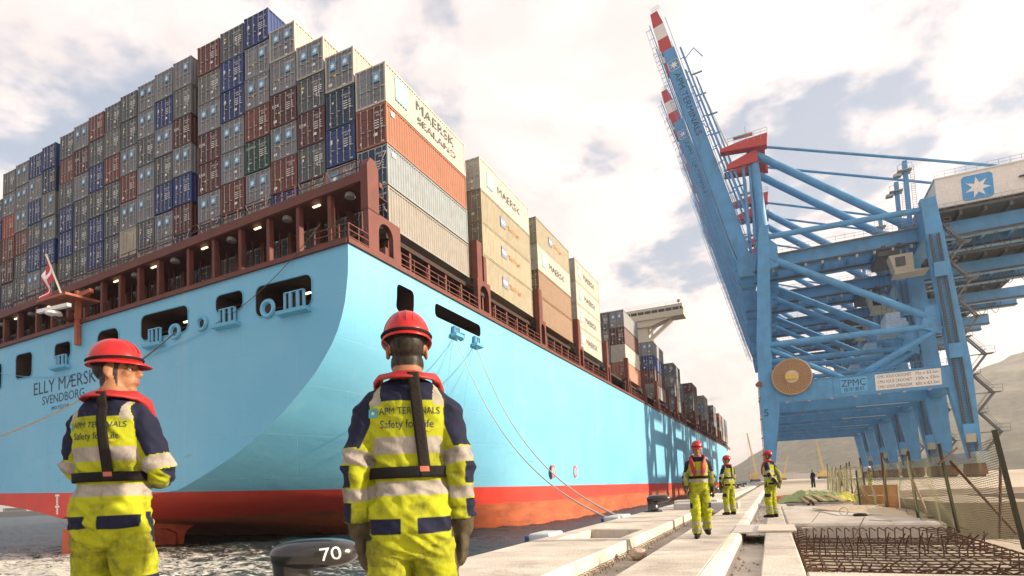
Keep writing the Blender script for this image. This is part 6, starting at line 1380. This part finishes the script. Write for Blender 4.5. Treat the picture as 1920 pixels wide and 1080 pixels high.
    att['lip'] = np.where(headm & (hl[:, 1] > .07), np.minimum(.010-np.abs(hl[:, 2]+.0525), .022-np.abs(hl[:, 0])), NEG)
    # --- folds in the cloth; eye sockets
    cloth = (att['skin'] < 0) & (att['glove'] < 0) & (att['shoe'] < 0); d = np.zeros(nV)
    amp = 1.55*(.0052+.007*np.exp(-((z-1.02)/.05)**2)*T+.006*np.exp(-((z-1.14)/.05)**2)*T+.008*np.exp(-((S-.27)/.06)**2)*A_+.007*np.exp(-((S-.52)/.07)**2)*A_+.008*np.exp(-((z-.5)/.09)**2)*Lg+.009*np.exp(-((z-.17)/.07)**2)*Lg+.006*np.exp(-((z-.84)/.07)**2))
    sd_ = loc[0]*3.1; amp = amp*(1-.85*np.exp(-((z-1.128)/.035)**2)*T)
    idx = np.nonzero(cloth)[0]
    for i in idx:
        p = Vector(co[i]); q = Vector((p.x*8+sd_+p.z*4, p.y*9, p.z*15)); n1 = noise.noise(q+Vector((0, 0, 8*p.x))); n2 = noise.noise(Vector((p.x*22, p.y*22, p.z*34+sd_+8*p.x)))
        d[i] = amp[i]*((1-abs(n1)*2.4)*.9+.55*n2)
    eye = [np.exp(-(((hl[:, 0]-s*.031)/.016)**2+((hl[:, 2]-.012)/.010)**2))*(hl[:, 1] > .05)*headm for s in (1, -1)]; d -= .010*(eye[0]+eye[1])
    d += .006*np.clip(att['hair']*40, 0, 1)*headm*(brow < 0)
    co2 = co+no*d[:, None]; bm_.vertices.foreach_set('co', co2.ravel()); bm_.materials.clear(); bm_.materials.append(WEAR); bm_.shade_smooth()
    for n_, a in att.items(): t = bm_.attributes.new(n_, 'FLOAT', 'POINT'); t.data.foreach_set('value', a.astype(np.float32))
    bm_.update(); body = link('body', bm_, o)
    # --- eyes, helmet
    if detail:
        for s in (1, -1):
            e = MB(); e.grid(superell((0, 0, 0), (.0100,)*3, 1.0, 14, 10), 14, 10); q = e.build('eye', mat('eye_white', (.45, .42, .38), .3), o, 80); q.matrix_local = HM @ Matrix.Translation((s*.031, .0725, .010)); e = MB(); e.grid(superell((0, .0072, 0), (.0055,)*3, 1.0), 10, 8); e.build('iris', mat('eye_dark', (.012, .009, .007), .2), q, 80)
    helmet(o, HM @ Matrix.Translation((0, -.010, .052)) @ Matrix.Rotation(R(-3), 4, 'X'), col=helmet_col)
    tb = BVHTree.FromPolygons([Vector(v) for v in tmb.v], tmb.f); bb = BVHTree.FromPolygons([Vector(v) for v in co2], [p.vertices[:] for p in bm_.polygons])
    if style == 'crew':
        # inflatable life vest: collar round the neck and two lobes down the chest
        def ring_at(p, up, w, h, out): return (Vector(p), Vector(out).normalized()*h, Vector(up).normalized()*w)
        path = [(.060, .150, 1.16), (.080, .158, 1.24), (.095, .150, 1.33), (.112, .105, 1.42), (.122, .050, 1.495), (.116, -.015, 1.530), (.086, -.070, 1.534), (.045, -.100, 1.537), (0, -.110, 1.537)]
        path = [Vector(p)+Vector((0, tw(p[2]), 0)) for p in path]; path = path+[Vector((-p.x, p.y, p.z)) for p in path[-2::-1]]; n_ = len(path); R_ = []
        for i, p in enumerate(path):
            t = (path[min(i+1, n_-1)]-path[max(i-1, 0)]).normalized(); c_ = Vector((0, .0, p.z)); ov = (p-c_); ov = (ov-t*ov.dot(t)).normalized(); up = t.cross(ov); wv = .027 if 4 <= i <= n_-5 else .046; hv = .021
            if i in (0, n_-1): wv, hv = .020, .010
            bk = max(0, min(1, (.02-p.y)/.06)); up = (up*(1-.55*bk)-ov*.75*bk*(1 if up.z > 0 else -1)).normalized(); ov2 = t.cross(up).normalized(); hv = lerp(hv, .008, bk); wv = lerp(wv, .034, bk); R_.append((p+ov*(.006+.006*noise.noise(p*18))+Vector((0, 0, -.006*bk)), ov2*hv*(1+.3*noise.noise(p*31)), up*wv*(1+.18*noise.noise(p*23))))
        c = MB(); loft(c, R_, 16, 2.8); vest = c.build('life_vest', REDV, o, 60)
        def wrap(name, f, nu, nv, off, m_, par, bv=tb, th=.004):
            g = MB(); g.grid(f, nu, nv); q = g.build(name, m_, par, 60); s_ = q.modifiers.new('s', 'SOLIDIFY'); s_.thickness = th; s_.offset = 1; return q
        def belt(u, v):
            a = u*2*math.pi; zz = 1.128+.046*(v-.5); dr = Vector((math.cos(a), math.sin(a), 0)); hit = tb.ray_cast(Vector((0, tw(zz), zz))+dr*.6, -dr)[0]; return (hit or Vector((0, 0, zz)))+dr*.017
        wrap('belt', belt, 56, 3, 0, STRAP, vest)
        def bstrap(u, v):
            zz = lerp(1.105, 1.535, v); xx = lerp(.070, .030, v)+.046*(u-.5); hit = tb.ray_cast(Vector((xx, -.6, min(zz, 1.475))), Vector((0, 1, 0)))[0]; yy = (hit.y if hit else -.1)
            return Vector((xx, yy-.017-(.012 if zz > 1.47 else 0), zz))
        wrap('back_strap', bstrap, 4, 30, 0, STRAPW, vest)
        if detail >= 2:
            def onback(t, cx, cz, sx):
                b2 = bmesh.new(); b2.from_mesh(t); bmesh.ops.triangulate(b2, faces=b2.faces)
                for _ in range(2): bmesh.ops.subdivide_edges(b2, edges=[e for e in b2.edges if e.calc_length() > .012], cuts=1); bmesh.ops.triangulate(b2, faces=b2.faces)
                b2.to_mesh(t); b2.free()
                for v in t.vertices:
                    xx = cx+v.co.x*sx; zz = cz+v.co.y; hit = bb.ray_cast(Vector((xx, -.6, zz)), Vector((0, 1, 0)))[0]; v.co = (xx, (hit.y if hit else -.12)-.0025, zz)
                return t
            for s_, cx, cz, sz, wd in (('APM TERMINALS', .012, 1.376, .040, .245), ('Safety for Life', .0, 1.322, .046, .215)):
                t = text_mesh('back_print', s_, sz, INKT); w_ = max(v.co.x for v in t.vertices)-min(v.co.x for v in t.vertices); link('back_print', onback(t, cx, cz, wd/w_), o)
            l = MB(); nn = 8; l.grid(lambda u, v: (.018*(2*u-1), .018*(2*v-1), 0), nn, nn); lg = l.mesh('back_logo', mat('logo_teal', (.05, .30, .38), .7)); link('back_logo', onback(lg, -.137, 1.373, 1.0), o)
            l = MB(); l.prism(star_pts(.011, 7, .4), 0, .0001); lg = l.mesh('back_star', mat('stencil_white', (.74, .73, .70), .7)); q = link('back_star', onback(lg, -.137, 1.373, 1.0), o); q.location.y = -.0015
            l = MB(); l.tube([(.020*math.cos(a), .014*math.sin(a), 0) for a in np.linspace(math.pi*1.1, math.pi*1.9, 9)], .0012, 4); link('back_smile', onback(l.mesh('back_smile', mat('smile_orange', (.55, .22, .04), .7)), .085, 1.305, 1.0), o)
            tg = MB(); tg.grid(lambda u, v: bstrap(.1+.8*u, .055+.05*v)-Vector((0, .005, 0)), 3, 3); tg.build('strap_label', mat('label_rust', (.35, .10, .06), .7), vest)
    return o
# --- the two men in the foreground, backs to the camera
person((-1.425, 2.055, 0), -31, 'man in dirty yellow and navy overalls, back to the camera, arms hanging, in the centre',
    {'elR': (.204, -.050, 1.155), 'wrR': (.213, -.010, .905), 'elL': (-.214, -.050, 1.155), 'wrL': (-.213, -.005, .905), 'hdR': (.0, .1, -1), 'hdL': (0, .1, -1)}, voxel=.0066, head_turn=-4, head_tilt=-2, detail=2, lean=.0)
person((-3.15, 1.88, 0), -22, 'man in yellow and navy overalls at left, arms folded, looking to the right',
    {'elR': (.232, .000, 1.150), 'wrR': (.100, .200, 1.120), 'hdR': (-.8, .1, .1), 'pnR': (0, -1, 0), 'elL': (-.225, .02, 1.155), 'wrL': (-.07, .20, 1.17), 'hdL': (.9, .1, -.1), 'pnL': (0, -1, 0)}, voxel=.0066, head_turn=80, head_tilt=3, detail=2, gloves=False, scale=1.055)
# --- three more on the walkway
person((-1.42, 11.45, 0), 172, 'man in yellow overalls and red life vest walking towards the camera',
    {'hipR': (.088, 0, .90), 'kneeR': (.095, .13, .51), 'ankR': (.09, .17, .10), 'toeR': (.11, .36, .03), 'kneeL': (-.10, .02, .49), 'ankL': (-.10, -.17, .14), 'toeL': (-.12, .0, .03), 'elR': (.235, -.04, 1.16), 'wrR': (.245, .10, .925), 'elL': (-.235, -.08, 1.16), 'wrL': (-.24, -.05, .91)}, voxel=.010, head_tilt=-6, detail=1)
person((-1.50, 19.0, 0), -42, 'man in yellow overalls seen from behind the walker, looking left at the ship',
    {'elL': (-.25, -.02, 1.16), 'wrL': (-.20, .10, .93)}, voxel=.012, head_turn=-58, detail=1)
person((-.30, 17.3, 0), -62, 'worker in yellow overalls standing beside the rail channel, hands clasped behind',
    {'elR': (.25, -.13, 1.17), 'wrR': (.10, -.225, .93), 'hdR': (-.7, 0, -.6), 'pnR': (0, 1, 0), 'elL': (-.25, -.13, 1.17), 'wrL': (-.06, -.235, .92), 'hdL': (.7, 0, -.6), 'pnL': (0, 1, 0)}, voxel=.012, head_turn=-22, detail=1)
GHELM = mat('helmet_green', (.02, .16, .07), .35); WHELM = mat('helmet_white', (.7, .66, .6), .35)
person((2.85, 66, 0), -150, 'distant man in black coat and green helmet on the apron', {'wrR': (.16, .14, .98), 'wrL': (-.16, .14, .98)}, voxel=.02, style='dark', detail=0, group='far workers on the apron', helmet_col=GHELM)
person((7.3, 62, 0), 60, 'distant worker in yellow jacket and white helmet behind the net fence', voxel=.02, detail=0, group='far workers on the apron', helmet_col=WHELM)
person((5.4, 68, 0), 20, 'distant worker in dark clothes behind the net fence', voxel=.02, style='dark', detail=0, group='far workers on the apron', helmet_col=WHELM)
